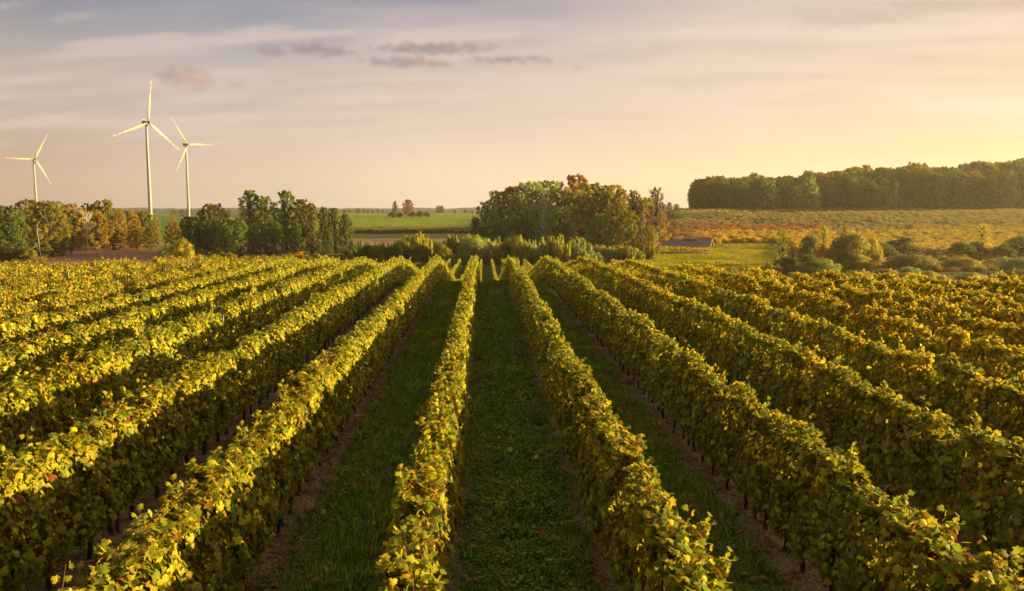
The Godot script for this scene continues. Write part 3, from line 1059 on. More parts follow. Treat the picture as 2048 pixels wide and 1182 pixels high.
func make_trees() -> void:
	# copse in front of the turbines: photo column, depth, top line, width, crown, colour
	var g := "copse in front of the wind turbines"
	for t in [[-40, 205, 425, 0.9, "oak0", DARK], [12, 212, 408, 0.85, "oak1", DARK], [58, 225, 396, 0.9, "oak2", OLIVE], [98, 208, 399, 0.95, "oak0", OLIVE], [20, 190, 440, 0.9, "oak1", DARK], [140, 218, 404, 0.9, "oak1", GOLD], [205, 232, 397, 1.0, "oak2", OLIVE], [190, 212, 420, 0.9, "oak0", GOLD], [238, 222, 412, 0.8, "birch1", GOLD], [258, 228, 418, 0.8, "oak1", GOLD], [285, 236, 420, 0.85, "oak0", OLIVE], [310, 240, 428, 0.7, "birch2", GOLD], [345, 300, 424, 0.6, "birch0", GOLD], [-70, 215, 415, 0.9, "oak2", DARK], [120, 214, 430, 0.9, "oak2", OLIVE], [160, 222, 425, 1.0, "oak0", OLIVE], [225, 216, 440, 1.0, "oak2", GOLD], [270, 220, 446, 1.0, "oak1", GOLD], [300, 218, 452, 1.0, "oak2", OLIVE], [180, 232, 404, 0.9, "oak1", OLIVE]]:
		var p := spot(t[0], t[1])
		var deep: float = t[1] + (24.0 if t[0] > 120 and t[0] < 330 else 0.0)
		p = spot(t[0], deep)
		var names := {DARK: "dark green", OLIVE: "olive green", GOLD: "golden leaved"}
		plant("copse_tree", t[4], p, tall(t[2], deep, p), t[3], t[5], "%s broad tree in the copse before the wind turbines" % names[t[5]], "tree", g)
	for t in [[172, 222, 402, 11], [75, 200, 445, 12]]:
		var p := spot(t[0], t[1])
		bare_tree(p, tall(t[2], t[1], p), "tall white-barked bare birch in front of the golden copse" if t[3] == 11 else "crooked pale birch stem before the dark copse", M.birch_bark, t[3], 30 if t[3] == 11 else 8)
	for t in [[183, 221, 468, 13], [196, 222, 462, 14], [160, 221, 478, 15]]:
		var p := spot(t[0], t[1])
		bare_tree(p, tall(t[2], t[1], p), "small leaning birch stem at the foot of the golden copse", M.birch_bark, t[3], 6, "small birch stems")
	rng.seed = 21
	# clump of poplars and its neighbours
	for t in [[425, 228, 404, 0.95, "oak1", OLIVE, 0], [378, 222, 430, 0.9, "oak0", DARK, 0], [412, 216, 428, 1.0, "oak2", DARK, 0], [345, 232, 440, 0.8, "oak1", GOLD, 0], [470, 216, 436, 1.0, "oak1", DARK, 0], [395, 215, 448, 0.85, "oak2", DARK, 0], [450, 212, 448, 0.9, "oak0", DARK, 0], [500, 225, 376, 1.0, "poplar0", GREEN, 1], [530, 232, 388, 1.0, "poplar1", GREEN, 1], [572, 226, 377, 1.05, "poplar2", GREEN, 1], [604, 224, 394, 1.0, "poplar0", OLIVE, 1], [545, 208, 440, 0.9, "oak1", DARK, 0], [505, 208, 455, 0.9, "oak2", DARK, 0], [622, 214, 402, 0.7, "poplar1", OLIVE, 1], [590, 209, 450, 0.8, "oak0", DARK, 0], [648, 208, 410, 0.72, "poplar2", DARK, 2], [668, 205, 412, 0.75, "poplar0", DARK, 2], [690, 203, 424, 0.85, "poplar1", DARK, 2], [655, 198, 452, 0.8, "poplar0", DARK, 2]]:
		var p := spot(t[0], t[1])
		plant(["thicket_tree", "poplar_tree", "young_poplar_tree"][t[6]], t[4], p, tall(t[2], t[1], p), t[3], t[5], ["dark spreading tree at the foot of the tall poplar clump", "tall leafy poplar in the clump beside the green field", "slim dark young poplar between poplar clump and green field"][t[6]], "tree", ["thicket by the poplars", "poplar clump", "young poplars"][t[6]])
	bare_tree(spot(478, 216), 15.5, "bare leafless tree leaning beside the tall poplar clump", M.tree_bark, 22)
	rng.seed = 23
	# the big grove behind the shrub belt, sunlight painted into its sunward trees' colours
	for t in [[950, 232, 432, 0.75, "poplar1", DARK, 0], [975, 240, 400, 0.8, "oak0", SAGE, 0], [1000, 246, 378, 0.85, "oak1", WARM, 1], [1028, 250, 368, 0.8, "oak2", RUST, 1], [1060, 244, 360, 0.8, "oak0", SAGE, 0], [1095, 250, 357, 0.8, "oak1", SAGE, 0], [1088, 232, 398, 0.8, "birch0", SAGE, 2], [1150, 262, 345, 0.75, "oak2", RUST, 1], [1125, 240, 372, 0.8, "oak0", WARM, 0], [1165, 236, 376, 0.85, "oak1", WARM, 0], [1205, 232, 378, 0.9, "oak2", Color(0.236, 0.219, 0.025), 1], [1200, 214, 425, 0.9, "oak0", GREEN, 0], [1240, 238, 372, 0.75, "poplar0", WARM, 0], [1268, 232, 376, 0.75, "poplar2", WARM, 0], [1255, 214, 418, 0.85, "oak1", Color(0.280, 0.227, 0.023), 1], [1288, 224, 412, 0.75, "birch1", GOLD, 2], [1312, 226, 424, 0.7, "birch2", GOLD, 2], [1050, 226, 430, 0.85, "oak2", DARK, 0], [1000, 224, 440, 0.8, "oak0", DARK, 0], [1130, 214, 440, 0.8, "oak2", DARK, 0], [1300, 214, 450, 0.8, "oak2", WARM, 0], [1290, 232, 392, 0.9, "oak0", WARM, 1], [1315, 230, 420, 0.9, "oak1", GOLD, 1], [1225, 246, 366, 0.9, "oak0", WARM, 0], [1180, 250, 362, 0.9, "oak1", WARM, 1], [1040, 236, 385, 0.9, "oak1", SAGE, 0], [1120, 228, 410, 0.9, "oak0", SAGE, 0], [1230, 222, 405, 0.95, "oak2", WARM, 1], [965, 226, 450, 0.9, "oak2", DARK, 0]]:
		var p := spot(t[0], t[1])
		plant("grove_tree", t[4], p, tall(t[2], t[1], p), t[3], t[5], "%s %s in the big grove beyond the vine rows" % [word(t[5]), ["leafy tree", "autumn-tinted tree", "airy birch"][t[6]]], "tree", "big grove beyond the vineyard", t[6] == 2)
	var tp := spot(1312, 222)
	plant("thin_birch", "birch0", tp, tall(368, 222, tp), 0.80, Color(0.26, 0.145, 0.055), "thin russet birch rising above the end of the big grove", "tree")
	bare_tree(spot(1092, 228), tall(380, 228, spot(1092, 228)), "grey bare-limbed tree standing within the big grove", M.grey_bark, 33, 30)
	rng.seed = 41
	# trees standing in the green field and along its skyline
	for t in [[790, 560, 401, 0.8, "poplar2", Color(0.175, 0.149, 0.043), "dusky upright tree standing alone in the green field"], [817, 570, 398, 1.0, "oak2", RUST, "round russet tree standing in the middle of the green field"]]:
		var p := spot(t[0], t[1])
		plant("field_tree", t[4], p, tall(t[2], t[1], p), t[3], t[5], t[6], "tree")
	for t in [[785, 545, 420], [800, 548, 423], [826, 548, 421], [840, 552, 420], [854, 556, 422]]:
		var p := spot(t[0], t[1])
		plant("field_shrub", "bush%d" % (rng.randi() % 3), p, tall(t[2], t[1], p), 1.5, Color(0.149, 0.122, 0.037), "dark shrub under the two trees in the green field", "shrub", "shrubs in the green field")
	for px in [690, 702, 715, 728, 736, 748, 756, 765, 877, 881, 911, 929, 948, 1326, 1340, 1352, 660, 640, 445, 460, 350, 365, 380, 1318]:
		var d := rr(1050.0, 1250.0)
		if px > 1300: d = rr(560.0, 600.0)
		var p := spot(px + rr(-3, 3), d)
		var top := rr(416.0, 421.0)
		if px == 877 or px == 881: top = 411.0
		if px > 1300: top = rr(401.0, 408.0)
		plant("skyline_tree", "wood%d" % (rng.randi() % 3), p, maxf(5.0, tall(top, d, p)), rr(0.9, 1.4), Color(0.175, 0.131, 0.048), "small distant tree on the skyline behind the green field", "tree", "trees on the skyline")
	make_forest()
	make_shrubs()

func make_forest() -> void:
	rng.seed = 51
	var spots := {}
	for i in 44:
		var px := 1388.0 + i * 16.6 + rr(-5, 5)
		var d := 412.0 + rr(-6, 10) - 8.0 * sin(i * 0.21)
		var p := spot(px, d)
		var top := lerpf(360.0, 341.0, smoothstep(1370.0, 2050.0, px)) + rr(-6, 22)
		if i < 3: top += [16.0, 8.0, 3.0][i]
		var c: Color = [DARK, GREEN, DARK, OLIVE, DARK, SAGE][rng.randi() % 6]
		if px > 1800 and rng.randf() < 0.5: c = [GOLD, OLIVE, RUST][rng.randi() % 3]
		var birch := px > 1600 and rng.randf() < 0.25
		plant("forest_tree", "birch%d" % (rng.randi() % 3) if birch else "oak%d" % (rng.randi() % 3), p, tall(top, d, p), rr(0.75, 1.15), c, "%s %s in the front rank of the long forest" % [word(c), "pale-stemmed birch" if birch else "leafy tree"], "tree", "front rank of the forest", birch)
	for i in 420:
		var px := rr(1385.0, 2120.0)
		var d := rr(430.0, 560.0)
		if px < 1420: d = rr(430.0, 470.0)
		var p := spot(px, d)
		var top := lerpf(357.0, 326.0, smoothstep(1375.0, 2000.0, px)) + rr(-5, 13)
		if rng.randf() < 0.06: top -= rr(2.0, 6.0)
		top += 4.0 * sin(px * 0.021) + 3.0 * sin(px * 0.057 + 1.0)
		if px < 1425.0: top += (1425.0 - px) * 0.35
		var hgt := tall(top, d, p)
		var key := rng.randi() % 3
		if not spots.has(key): spots[key] = [[], []]
		var w := hgt * rr(0.55, 0.85)
		spots[key][0].append(Transform3D(Basis(Vector3.UP, rr(0, TAU)).scaled(Vector3(w, hgt, w)), p))
		spots[key][1].append([DARK, OLIVE, OLIVE, GOLD, GREEN][rng.randi() % 5])
	var root := Node3D.new()
	root.name = "woodland"
	add_child(root)
	tag(root, "dense mass of forest trees behind the front rank", "forest", "", "stuff")
	for key in spots:
		many("woodland_crowns", crowns["wood%d" % key][0], M.crown, spots[key][0], spots[key][1], root)

func shrub(called: String, crown: String, px: float, d: float, top: float, wide: float, c: Color, label: String, group := "") -> void:
	var p := spot(px, d)
	plant(called, crown, p, maxf(0.8, tall(top, d, p)), wide, c, label, "shrub", group)

func make_shrubs() -> void:
	rng.seed = 61
	# belt of willow shrubs at the foot of the vineyard slope
	for i in 58:
		var px := 700.0 + i * 10.4 + rr(-5, 5)
		var d := rr(173.0, 198.0)
		var top := rr(474.0, 488.0)
		if px > 900: top = rr(458.0, 480.0)
		if px > 1180: top = rr(482.0, 496.0)
		var c: Color = [SAGE, DARK, OLIVE, SAGE][rng.randi() % 4]
		if px < 900: c = [DARK, GREEN, OLIVE, DARK][rng.randi() % 4]
		shrub("willow_shrub", ("spray%d" if rng.randf() < 0.5 else "dome%d") % (rng.randi() % 3), px, d, top + rr(-7.0, 14.0), rr(0.7, 1.35), c, "%s willow shrub in the belt at the foot of the vine rows" % word(c), "willow shrub belt")
	for t in [[828, 182, 452, 0.8], [836, 184, 458, 0.9], [820, 184, 462, 0.8]]:
		shrub("yellow_shrub", "spray1", t[0], t[1], t[2], t[3], Color(0.40, 0.33, 0.035), "tall bright yellow shrub rising from the willow belt", "tall yellow shrubs")
	for t in [[762, 172, 500], [1040, 176, 462], [1120, 175, 456], [1098, 176, 460], [905, 172, 500]]:
		shrub("pointed_shrub", "spray%d" % (rng.randi() % 3), t[0], t[1], t[2], 0.65, Color(0.385, 0.350, 0.031), "yellow-green pointed shrub standing in the willow belt", "yellow-green pointed shrubs")  # pointed bushes with a yellow-green foliage colour
	for i in 16:
		var px := 380.0 + i * 21.0 + rr(-6, 6)
		shrub("low_shrub", "bush%d" % (rng.randi() % 3), px, rr(180, 190), rr(500, 507), rr(1.2, 1.7), [STRAW, OLIVE, GOLD][rng.randi() % 3], "low straw-coloured shrub below the poplar clump", "low shrubs by the poplars")
	shrub("orange_shrub", "bush1", 594, 178, 500, 1.6, Color(0.578, 0.297, 0.021), "low orange shrub below the poplar clump")
	shrub("willow_bush", "dome0", 358, 178, 471, 1.0, Color(0.350, 0.289, 0.031), "round golden willow bush beside the reddish dry grass")
	shrub("willow_bush", "dome1", 333, 182, 482, 0.95, SAGE, "grey-green half of the round bush beside the reddish grass")
	for i in 5:
		shrub("copse_shrub", "dome%d" % (rng.randi() % 3), -10.0 + i * 15.0, 188, rr(486, 492), 1.2, OLIVE, "low olive shrub in front of the dark copse", "shrubs before the copse")
	for i in 8:
		shrub("grove_shrub", "dome%d" % (rng.randi() % 3), 1150.0 + i * 17.0, rr(180, 195), rr(484, 494), rr(1.3, 1.7), [STRAW, GOLD, OLIVE][rng.randi() % 3], "rounded brownish shrub at the foot of the big grove", "shrubs at the grove's foot")
	# wet ground beyond the golden rows
	for t in [[1568, 165, 455, 0.7, "birch0", Color(0.403, 0.350, 0.026), "slender yellow-green young birch among the marsh shrubs"], [1650, 200, 447, 0.6, "birch2", Color(0.455, 0.385, 0.026), "bright yellow-green young tree behind the marsh shrubs"], [1968, 215, 444, 0.8, "birch1", YELLOW, "small yellow tree above the dark marsh shrubs"], [1588, 158, 480, 0.7, "birch1", Color(0.420, 0.280, 0.031), "small orange-tinted birch among the marsh shrubs"]]:
		var p := spot(t[0], t[1])
		plant("marsh_tree", t[4], p, tall(t[2], t[1], p), t[3] * 1.5, t[5], t[6], "tree")
	for t in [[1700, 158, 446, 0.95, "dome0", Color(0.333, 0.289, 0.064), "large rounded pale willow among the marsh shrubs"], [1742, 160, 464, 0.8, "dome1", Color(0.385, 0.289, 0.048), "tawny willow beside the large rounded pale willow"], [1622, 172, 462, 0.8, "dome2", Color(0.263, 0.219, 0.064), "brownish willow between young birches on the marsh"], [1650, 160, 482, 0.6, "bush1", Color(0.595, 0.297, 0.026), "bright orange shrub at the foot of the willows"], [1620, 146, 505, 1.3, "bush2", DARK, "dark rounded shrub at the foot of the willows"], [1575, 146, 506, 1.3, "bush0", Color(0.149, 0.149, 0.031), "olive shrub beside the mown lawn's end"], [1545, 142, 521, 1.6, "spray2", Color(0.280, 0.201, 0.064), "low brown shrub at the lawn's end"]]:
		shrub("marsh_shrub", t[4], t[0], t[1], t[2], t[3], t[5], t[6])
	for i in 46:
		var px := rr(1640.0, 2110.0)
		var d := rr(112.0, 175.0)
		if i < 16:
			px = 1650.0 + i * 30.0
			d = rr(108.0, 122.0)
		var base := 420.0 + 11.8 * FOCAL / d
		var c: Color = [STRAW, WARM, Color(0.340, 0.265, 0.085), SAGE, Color(0.300, 0.270, 0.085)][rng.randi() % 5]
		shrub("marsh_shrub", "dome%d" % (rng.randi() % 3), px, d, base - rr(16.0, 40.0), rr(1.7, 3.0), c, "low rounded %s shrub on the wet ground beyond the golden rows" % word(c), "marsh shrub mounds")
	for i in 14:
		shrub("thicket_shrub", "bush%d" % (rng.randi() % 3), rr(1905.0, 2100.0) if i < 10 else rr(1765, 1820), rr(180.0, 205.0), rr(470.0, 486.0), rr(1.3, 1.9), Color(0.158, 0.140, 0.037), "dark thicket shrub in front of the yellow scrub", "dark thicket shrubs")
	# scrub on the slope below the forest: nobody could count it
	var sets := {}
	for i in 19000:
		var d := 262.0 + 146.0 * pow(rng.randf(), 0.75)
		var px := rr(1325.0, 2110.0)
		if i % 5 == 0:
			d = rr(205.0, 264.0)
			px = rr(1590.0, 2110.0)
		if d < 285.0 and px < 1345.0: continue
		var p := spot(px, d)
		var patch := n_patch.get_noise_2d(p.x * 0.8, p.z * 0.8)
		var u := maxf(0.0, (d - 262.0) / 146.0)
		var c: Color
		if u < 0.20 and px > 1410.0 + patch * 60.0 or u < 0.34 and px > 1820.0:
			c = Color(0.64, 0.42, 0.028).lerp(Color(0.58, 0.33, 0.032), rng.randf())
		elif u < 0.42 and px < 1640.0: c = Color(0.43, 0.205, 0.080).lerp(Color(0.38, 0.20, 0.080), rng.randf())
		elif patch > 0.12: c = Color(0.27, 0.25, 0.080)
		elif patch < -0.2: c = Color(0.42, 0.29, 0.14)
		else: c = Color(0.36, 0.275, 0.090)
		if px > 1750.0: c = c.lerp(Color(0.40, 0.30, 0.075), 0.5)
		var hgt := rr(0.7, 1.5) * (1.7 if u < 0.2 else 1.0)
		var w := hgt * rr(1.1, 2.0)
		var key := rng.randi() % 3
		if not sets.has(key): sets[key] = [[], []]
		sets[key][0].append(Transform3D(Basis(Vector3.UP, rr(0, TAU)).scaled(Vector3(w, hgt, w)), p))
		var b := rr(0.88, 1.12)
		sets[key][1].append(Color(c.r * b, c.g * b, c.b * b))
	var scrubs := []
	for i in 3: scrubs.append(make_bush(700, 0.060, 700 + i, true)[0])
	var root := Node3D.new()
	root.name = "scrub"
	add_child(root)
	tag(root, "yellow, russet and olive scrub covering the slope below the forest", "scrub", "", "stuff")
	for key in sets: many("scrub_bushes", scrubs[key], M.crown, sets[key][0], sets[key][1], root)
	# strip of maize before the green field
	rng.seed = 71
	var rowsp := []
	var cols := []
	for i in 1500:
		var d := rr(372.0, 400.0)
		var px := rr(690.0, 960.0)
		var p := spot(px, d)
		rowsp.append(Transform3D(Basis(Vector3.UP, rr(0, TAU)).scaled(Vector3(1.7, rr(2.0, 2.7), 1.7)), p))
		cols.append(Color(0.193, 0.184, 0.031).lerp(Color(0.280, 0.210, 0.043), rng.randf()))
	root = Node3D.new()
	root.name = "maize"
	add_child(root)
	tag(root, "strip of standing maize along the near edge of the green field", "maize", "", "stuff")
	many("maize_plants", scrubs[0], M.crown, rowsp, cols, root)
	# tall weeds on the valley floor
	rng.seed = 72
	rowsp = []
	cols = []
	for i in 2600:
		var d := rr(150.0, 215.0)
		var px := rr(-40.0, 1290.0) if rng.randf() < 0.55 else rr(1560.0, 2110.0)
		var p := spot(px, d)
		if absf(p.x) < 12.0 and d < 171.0: continue
		if px > 85.0 and px < 345.0: continue
		var s := rr(0.6, 1.5)
		rowsp.append(Transform3D(Basis(Vector3.UP, rr(0, TAU)).scaled(Vector3(s * 1.6, s, s * 1.6)), p))
		cols.append([STRAW, OLIVE, Color(0.350, 0.210, 0.064)][rng.randi() % 3] * (1.0 if px > 330 else 0.9))
	root = Node3D.new()
	root.name = "weeds"
	add_child(root)
	tag(root, "tall dry weeds on the valley floor between the shrubs", "weeds", "", "stuff")
	many("weed_tufts", scrubs[1], M.crown, rowsp, cols, root)

# ---------------------------------------------------------------- wind turbines
func blade_loft(t0: float, t1: float, length: float) -> ArrayMesh:
	var mb := MB.new()
	var steps := 10
	var rings := []
	for i in steps + 1:
		var t := lerpf(t0, t1, float(i) / steps)
		var chord := lerpf(1.6, 2.9, smoothstep(0.03, 0.2, t))
		chord = lerpf(chord, 0.5, pow(smoothstep(0.2, 1.05, t), 0.75)) if t > 0.2 else chord
		if t > 0.97: chord *= 1.0 - (t - 0.97) / 0.03 * 0.7
		var thick := lerpf(1.9, chord * 0.2, smoothstep(0.02, 0.2, t))
		var twist := lerpf(0.35, 0.0, sqrt(t))
		var ring := []
		for k in 10:
			var a := TAU * k / 10
			var q := Vector2((cos(a) * 0.5 - 0.18 * smoothstep(0.03, 0.2, t)) * chord, sin(a) * 0.5 * thick).rotated(twist)
			ring.append(Vector3(q.x, t * length, q.y))
		rings.append(ring)
	for i in steps:
		for k in 10:
			var k2 := (k + 1) % 10
			mb.quad(rings[i][k], rings[i + 1][k], rings[i + 1][k2], rings[i][k2], Color.WHITE)
	for e in [0, steps]:
		for k in range(1, 9):
			mb.flat(rings[e][0], rings[e][k], rings[e][k + 1], Color.WHITE)
	return mb.mesh()

func make_turbines() -> void:
	var seg := []
	for s in [[0.012, 0.69], [0.74, 0.82], [0.88, 0.962]]: seg.append(blade_loft(s[0], s[1], 45.0))
	var reds := []
	for s in [[0.69, 0.74], [0.82, 0.88], [0.962, 1.0]]: reds.append(blade_loft(s[0], s[1], 45.0))
	var tower := MB.new()
	var tp := []
	var tr := []
	for i in 13:
		tp.append(Vector3(0, -18.0 + i / 12.0 * 121.0, 0))
		tr.append(lerpf(2.15, 1.15, i / 12.0))
	tower.tube(tp, tr, 28, Color.WHITE)
	var rings := MB.new()
	for y in [26.0, 52.0, 78.0]:
		var r := lerpf(2.15, 1.15, (y + 18.0) / 121.0)
		rings.tube([Vector3(0, y - 0.2, 0), Vector3(0, y + 0.2, 0)], [r + 0.05, r + 0.05], 28, Color.WHITE)
	var nac := MB.new()
	nac.tube([Vector3(0, 0, -5.6), Vector3(0, 0, -5.2), Vector3(0, 0, -3.0), Vector3(0, -0.1, 1.5), Vector3(0, 0, 2.6), Vector3(0, 0, 2.9)], [0.9, 1.6, 2.05, 2.0, 1.6, 1.3], 12, Color.WHITE)
	nac.box(Vector3(0, 0, -1.6), Vector3(1.85, 0, 0), Vector3(0, 1.85, 0), Vector3(0, 0, 3.1), Color.WHITE)
	var fin := MB.new()
	fin.box(Vector3(0, 2.75, -4.0), Vector3(1.7, 0, 0), Vector3(0, 0.9, 0), Vector3(0, 0, 0.35), Color.WHITE)
	fin.box(Vector3(0, 2.0, -3.2), Vector3(0.15, 0, 0), Vector3(0, 0.7, 0), Vector3(0, 0, 0.8), Color.WHITE)
	var hub := MB.new()
	hub.tube([Vector3(0, 0, 2.95), Vector3(0, 0, 3.3), Vector3(0, 0, 4.6), Vector3(0, 0, 5.6), Vector3(0, 0, 6.2)], [1.35, 1.6, 1.55, 1.0, 0.2], 14, Color.WHITE)
	var list := [[296, 297, 245, 857.0, 7.0, 34.0, "tallest-looking white wind turbine with red-banded blades, between two others"], [374, 375, 289, 1190.0, -33.0, 34.0, "white wind turbine with one blade pointing level towards the poplar clump"], [68, 70, 318, 1260.0, 29.0, 30.0, "small white wind turbine rising behind the dark end of the copse"]]
	for t in list:
		var d: float = t[3]
		var hubdir := pix_dir(t[1], t[2])
		var hp: Vector3 = Vector3(0, EYE, 0) + hubdir * (d / -hubdir.z)
		# the hub sits in front of the tower on the rotor's axis
		var to_cam := atan2(-hp.x, -hp.z)
		var turn: float = to_cam + deg_to_rad(t[5])
		var base: Vector3 = hp - Vector3(sin(turn), 0, cos(turn)) * 4.0
		base.y = hp.y - 105.0
		var o := thing("wind_turbine", base, turn, t[6], "wind turbine", "wind turbines")
		var tw := part("tower", tower.mesh(), M.white, o)
		part("flange", rings.mesh(), M.white, tw)
		# the ground lies above a base that stands in a dip: the tower goes down to it
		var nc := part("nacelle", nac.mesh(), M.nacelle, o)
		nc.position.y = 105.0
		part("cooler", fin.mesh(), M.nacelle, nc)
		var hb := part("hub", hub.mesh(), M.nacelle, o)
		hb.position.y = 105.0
		for k in 3:
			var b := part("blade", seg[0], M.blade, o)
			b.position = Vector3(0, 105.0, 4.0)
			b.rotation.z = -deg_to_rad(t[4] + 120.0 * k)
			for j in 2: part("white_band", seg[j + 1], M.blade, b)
			for j in 3: part("red_band", reds[j], M.red, b)

# ---------------------------------------------------------------- picnic shelter
func beam(called: String, a: Vector3, b: Vector3, w: float, h: float, mat: Material, parent: Node) -> MeshInstance3D:
	var mb := MB.new()
	var d := (b - a)
	var up := Vector3.UP if absf(d.normalized().y) < 0.95 else Vector3.RIGHT
	var s := d.cross(up).normalized()
	var u := s.cross(d).normalized()
	mb.box((a + b) * 0.5, d * 0.5, u * h * 0.5, s * w * 0.5, Color.WHITE)
	return part(called, mb.mesh(), mat, parent)

func make_shelter() -> void:
	var d := 220.0
	var c := spot(1382, d)
	var o := thing("picnic_shelter", c, deg_to_rad(-14.0 - 11.0), "open-sided timber picnic shelter with dark shingled roof on the lawn", "shelter")
	o.position.y = height(c.x, c.z) + 0.02
	var L := 5.6          # half length, along x
	var W := 2.5
	var eave := 2.05
	var ridge := 3.75
	var deck := MB.new()
	deck.box(Vector3(-0.1, 0.0, 0), Vector3(L + 0.1, 0, 0), Vector3(0, 0.10, 0), Vector3(0, 0, W - 0.2), Color.WHITE)
	part("floor_slab", deck.mesh(), M.deck, o)
	for z in [-W + 0.45, W - 0.45]:
		for i in 8:
			var x := -L + 0.25 + i * (2.0 * L - 0.5) / 7.0
			beam("post", Vector3(x, 0.1, z), Vector3(x, eave - 0.10, z), 0.17, 0.17, M.timber, o)
			if i > 0: beam("brace", Vector3(x - 0.45, eave - 0.10, z), Vector3(x, eave - 0.55, z), 0.09, 0.09, M.timber, o)
			if i < 7: beam("brace", Vector3(x + 0.45, eave - 0.10, z), Vector3(x, eave - 0.55, z), 0.09, 0.09, M.timber, o)
		beam("eaves_beam", Vector3(-L, eave - 0.02, z), Vector3(L, eave - 0.02, z), 0.18, 0.20, M.timber, o)
		for i in 7:
			if i == 3: continue
			var x := -L + 0.35 + i * (2.0 * L - 0.5) / 7.0
			beam("rail", Vector3(x, 0.75, z), Vector3(x + 1.3, 0.75, z), 0.06, 0.10, M.timber_red, o)
	# lean-to post and its roof corner on the grove side
	beam("post", Vector3(-L - 1.15, 0.0, W - 0.45), Vector3(-L - 1.15, eave - 0.2, W - 0.45), 0.13, 0.13, M.timber, o)
	beam("post", Vector3(-L - 1.15, 0.0, -W + 0.45), Vector3(-L - 1.15, eave - 0.2, -W + 0.45), 0.13, 0.13, M.timber, o)
	# shingle courses, each a board lapped over the one below; the roof is hipped at the grove end
	var n := 9
	for side in [1.0, -1.0]:
		for i in n:
			var t0 := float(i) / n
			var t1 := float(i + 1) / n
			var y0 := lerpf(eave - 0.05, ridge, t0)
			var y1 := lerpf(eave - 0.05, ridge, t1)
			var z0: float = lerpf(W + 0.35, 0.02, t0) * side
			var z1: float = lerpf(W + 0.35, 0.02, t1) * side
			var a0 := lerpf(-L - 1.5, -L + 0.15, t0)
			var a1 := lerpf(-L - 1.5, -L + 0.15, t1)
			var e := L + 0.35
			var mb := MB.new()
			var th := 0.05
			var lift := Vector3(0, 0.075, 0)
			var p := [Vector3(a0, y0, z0) + lift, Vector3(e, y0, z0) + lift, Vector3(e, y1, z1), Vector3(a1, y1, z1)]
			var q := []
			for v in p: q.append(v - Vector3(0, th + 0.03, 0))
			mb.quad(p[0], p[1], p[2], p[3], Color.WHITE)
			mb.quad(q[3], q[2], q[1], q[0], Color.WHITE)
			for k in 4:
				mb.quad(p[k], q[k], q[(k + 1) % 4], p[(k + 1) % 4], Color.WHITE)
			part("shingle_course", mb.mesh(), M.shingle if i % 2 else M.shingle_b, o)
	var hip := MB.new()
	hip.flat(Vector3(-L - 1.5, eave + 0.0, W + 0.35), Vector3(-L + 0.15, ridge, 0), Vector3(-L - 1.5, eave + 0.0, -W - 0.35), Color.WHITE)
	part("hip_end", hip.mesh(), M.shingle, o)
	# raised smoke vent along the ridge
	for side in [1.0, -1.0]:
		var mb := MB.new()
		var a := Vector3(-2.0, ridge + 0.12, 0.75 * side)
		var b := Vector3(2.0, ridge + 0.12, 0.75 * side)
		var c2 := Vector3(2.0, ridge + 0.42, 0.0)
		var d2 := Vector3(-2.0, ridge + 0.42, 0.0)
		var dn := Vector3(0, 0.06, 0)
		mb.quad(a, b, c2, d2, Color.WHITE)
		mb.quad(d2 - dn, c2 - dn, b - dn, a - dn, Color.WHITE)
		mb.quad(a, a - dn, b - dn, b, Color.WHITE)
		part("vent_roof", mb.mesh(), M.shingle_b, o)
	for x in [-1.9, 0.0, 1.9]:
		beam("vent_post", Vector3(x, ridge - 0.1, 0), Vector3(x, ridge + 0.36, 0), 0.1, 0.1, M.timber, o)
	for side in [1.0, -1.0]:
		beam("bargeboard", Vector3(L + 0.38, eave - 0.1, (W + 0.38) * side), Vector3(L + 0.38, ridge + 0.02, 0.0), 0.05, 0.20, M.timber, o)
	var gable := MB.new()
	gable.flat(Vector3(L - 0.1, eave + 0.12, W - 0.5), Vector3(L - 0.1, ridge - 0.15, 0), Vector3(L - 0.1, eave + 0.12, -W + 0.5), Color.WHITE)
	part("gable_boarding", gable.mesh(), M.timber_red, o)
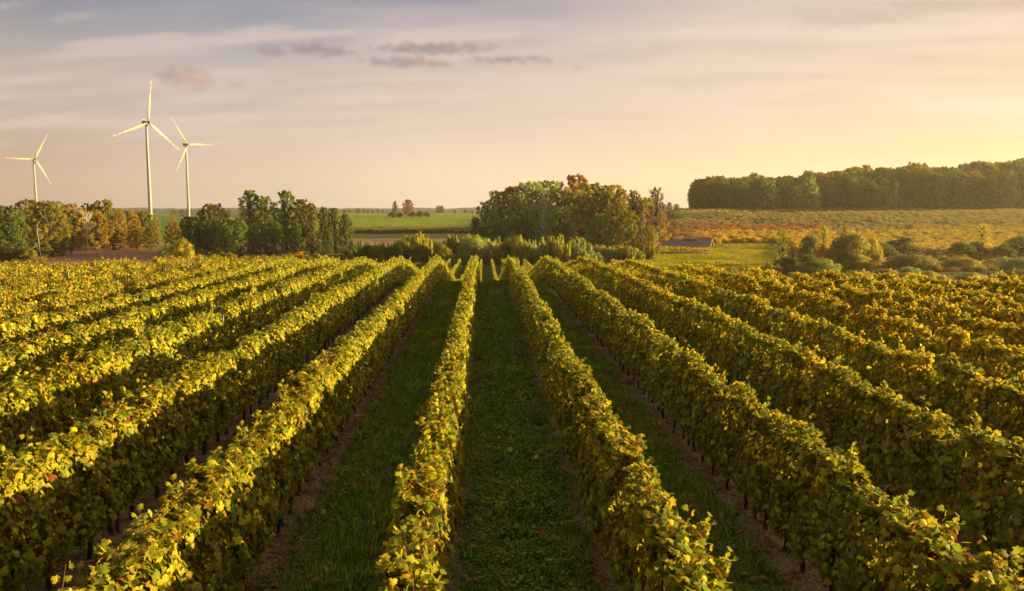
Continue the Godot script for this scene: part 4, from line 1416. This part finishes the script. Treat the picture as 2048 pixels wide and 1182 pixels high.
	# tables with benches
	for i in 4:
		for z in [-0.95, 0.95]:
			var x := -4.1 + i * 2.7
			var at: Vector3 = o.transform * Vector3(x, 0.10, z)
			var t := thing("picnic_table", at, o.rotation.y, "red-brown picnic table with two benches under the shelter", "table", "tables under the picnic shelter")
			for k in 4: beam("plank", Vector3(-0.85, 0.74, -0.27 + 0.18 * k), Vector3(0.85, 0.74, -0.27 + 0.18 * k), 0.16, 0.04, M.timber_red, t)
			for s in [-1, 1]:
				beam("bench", Vector3(-0.85, 0.44, 0.62 * s), Vector3(0.85, 0.44, 0.62 * s), 0.22, 0.05, M.timber_red, t)
				beam("leg", Vector3(0.6 * s, 0.0, -0.6), Vector3(0.6 * s, 0.70, 0.2), 0.08, 0.09, M.timber, t)
				beam("leg", Vector3(0.69 * s, 0.0, 0.6), Vector3(0.69 * s, 0.70, -0.2), 0.08, 0.09, M.timber, t)
				beam("crossbar", Vector3(0.52 * s, 0.40, -0.66), Vector3(0.52 * s, 0.40, 0.66), 0.06, 0.08, M.timber, t)

# ---------------------------------------------------------------- far hills
func make_hills() -> void:
	for t in [["hills", 2300.0, 419.5, 1.6, Color(0.055, 0.06, 0.05), 5], ["ridge", 2750.0, 416.5, 2.0, Color(0.055, 0.06, 0.05), 6]]:
		var mb := MB.new()
		var nz := noise(0.012, t[5], 4)
		var last := []
		var px := -500.0
		while px < 2600.0:
			var d: float = t[1]
			var x := px_x(px, d)
			var top: float = EYE + (420.0 - t[2]) / FOCAL * d + nz.get_noise_1d(px) * t[3] * 2.2 + absf(nz.get_noise_1d(px * 9.0)) * 2.5
			var cur := [Vector3(x, -16.0, -d + 60.0), Vector3(x, top * 0.75, -d + 20.0), Vector3(x, top, -d), Vector3(x, -16.0, -d - 140.0)]
			if last:
				for i in 3: mb.quad(last[i], cur[i], cur[i + 1], last[i + 1], Color.WHITE)
			last = cur
			px += 4.0
		var m := plain_mat(t[4], 0.95)
		var o := part("hills", mb.mesh(), m, self)
		o.name = numbered("hills")
		tag(o, "", "", "", "structure")

func _ready() -> void:
	rng.seed = 7
	n_ground = noise(0.12, 3, 3)
	n_patch = noise(0.035, 4, 3)
	n_fine = noise(0.7, 6, 3)
	make_camera()
	make_world()
	print("sky ", Time.get_ticks_msec())
	make_materials()
	make_ground()
	print("ground ", Time.get_ticks_msec())
	make_hills()
	rng.seed = 8
	make_vineyard()
	make_stray_cane()
	print("vines ", Time.get_ticks_msec())
	make_crowns()
	rng.seed = 20
	make_trees()
	print("trees ", Time.get_ticks_msec())
	make_turbines()
	make_shelter()
	rng.seed = 9
	make_ground_cover()
	print("cover ", Time.get_ticks_msec())
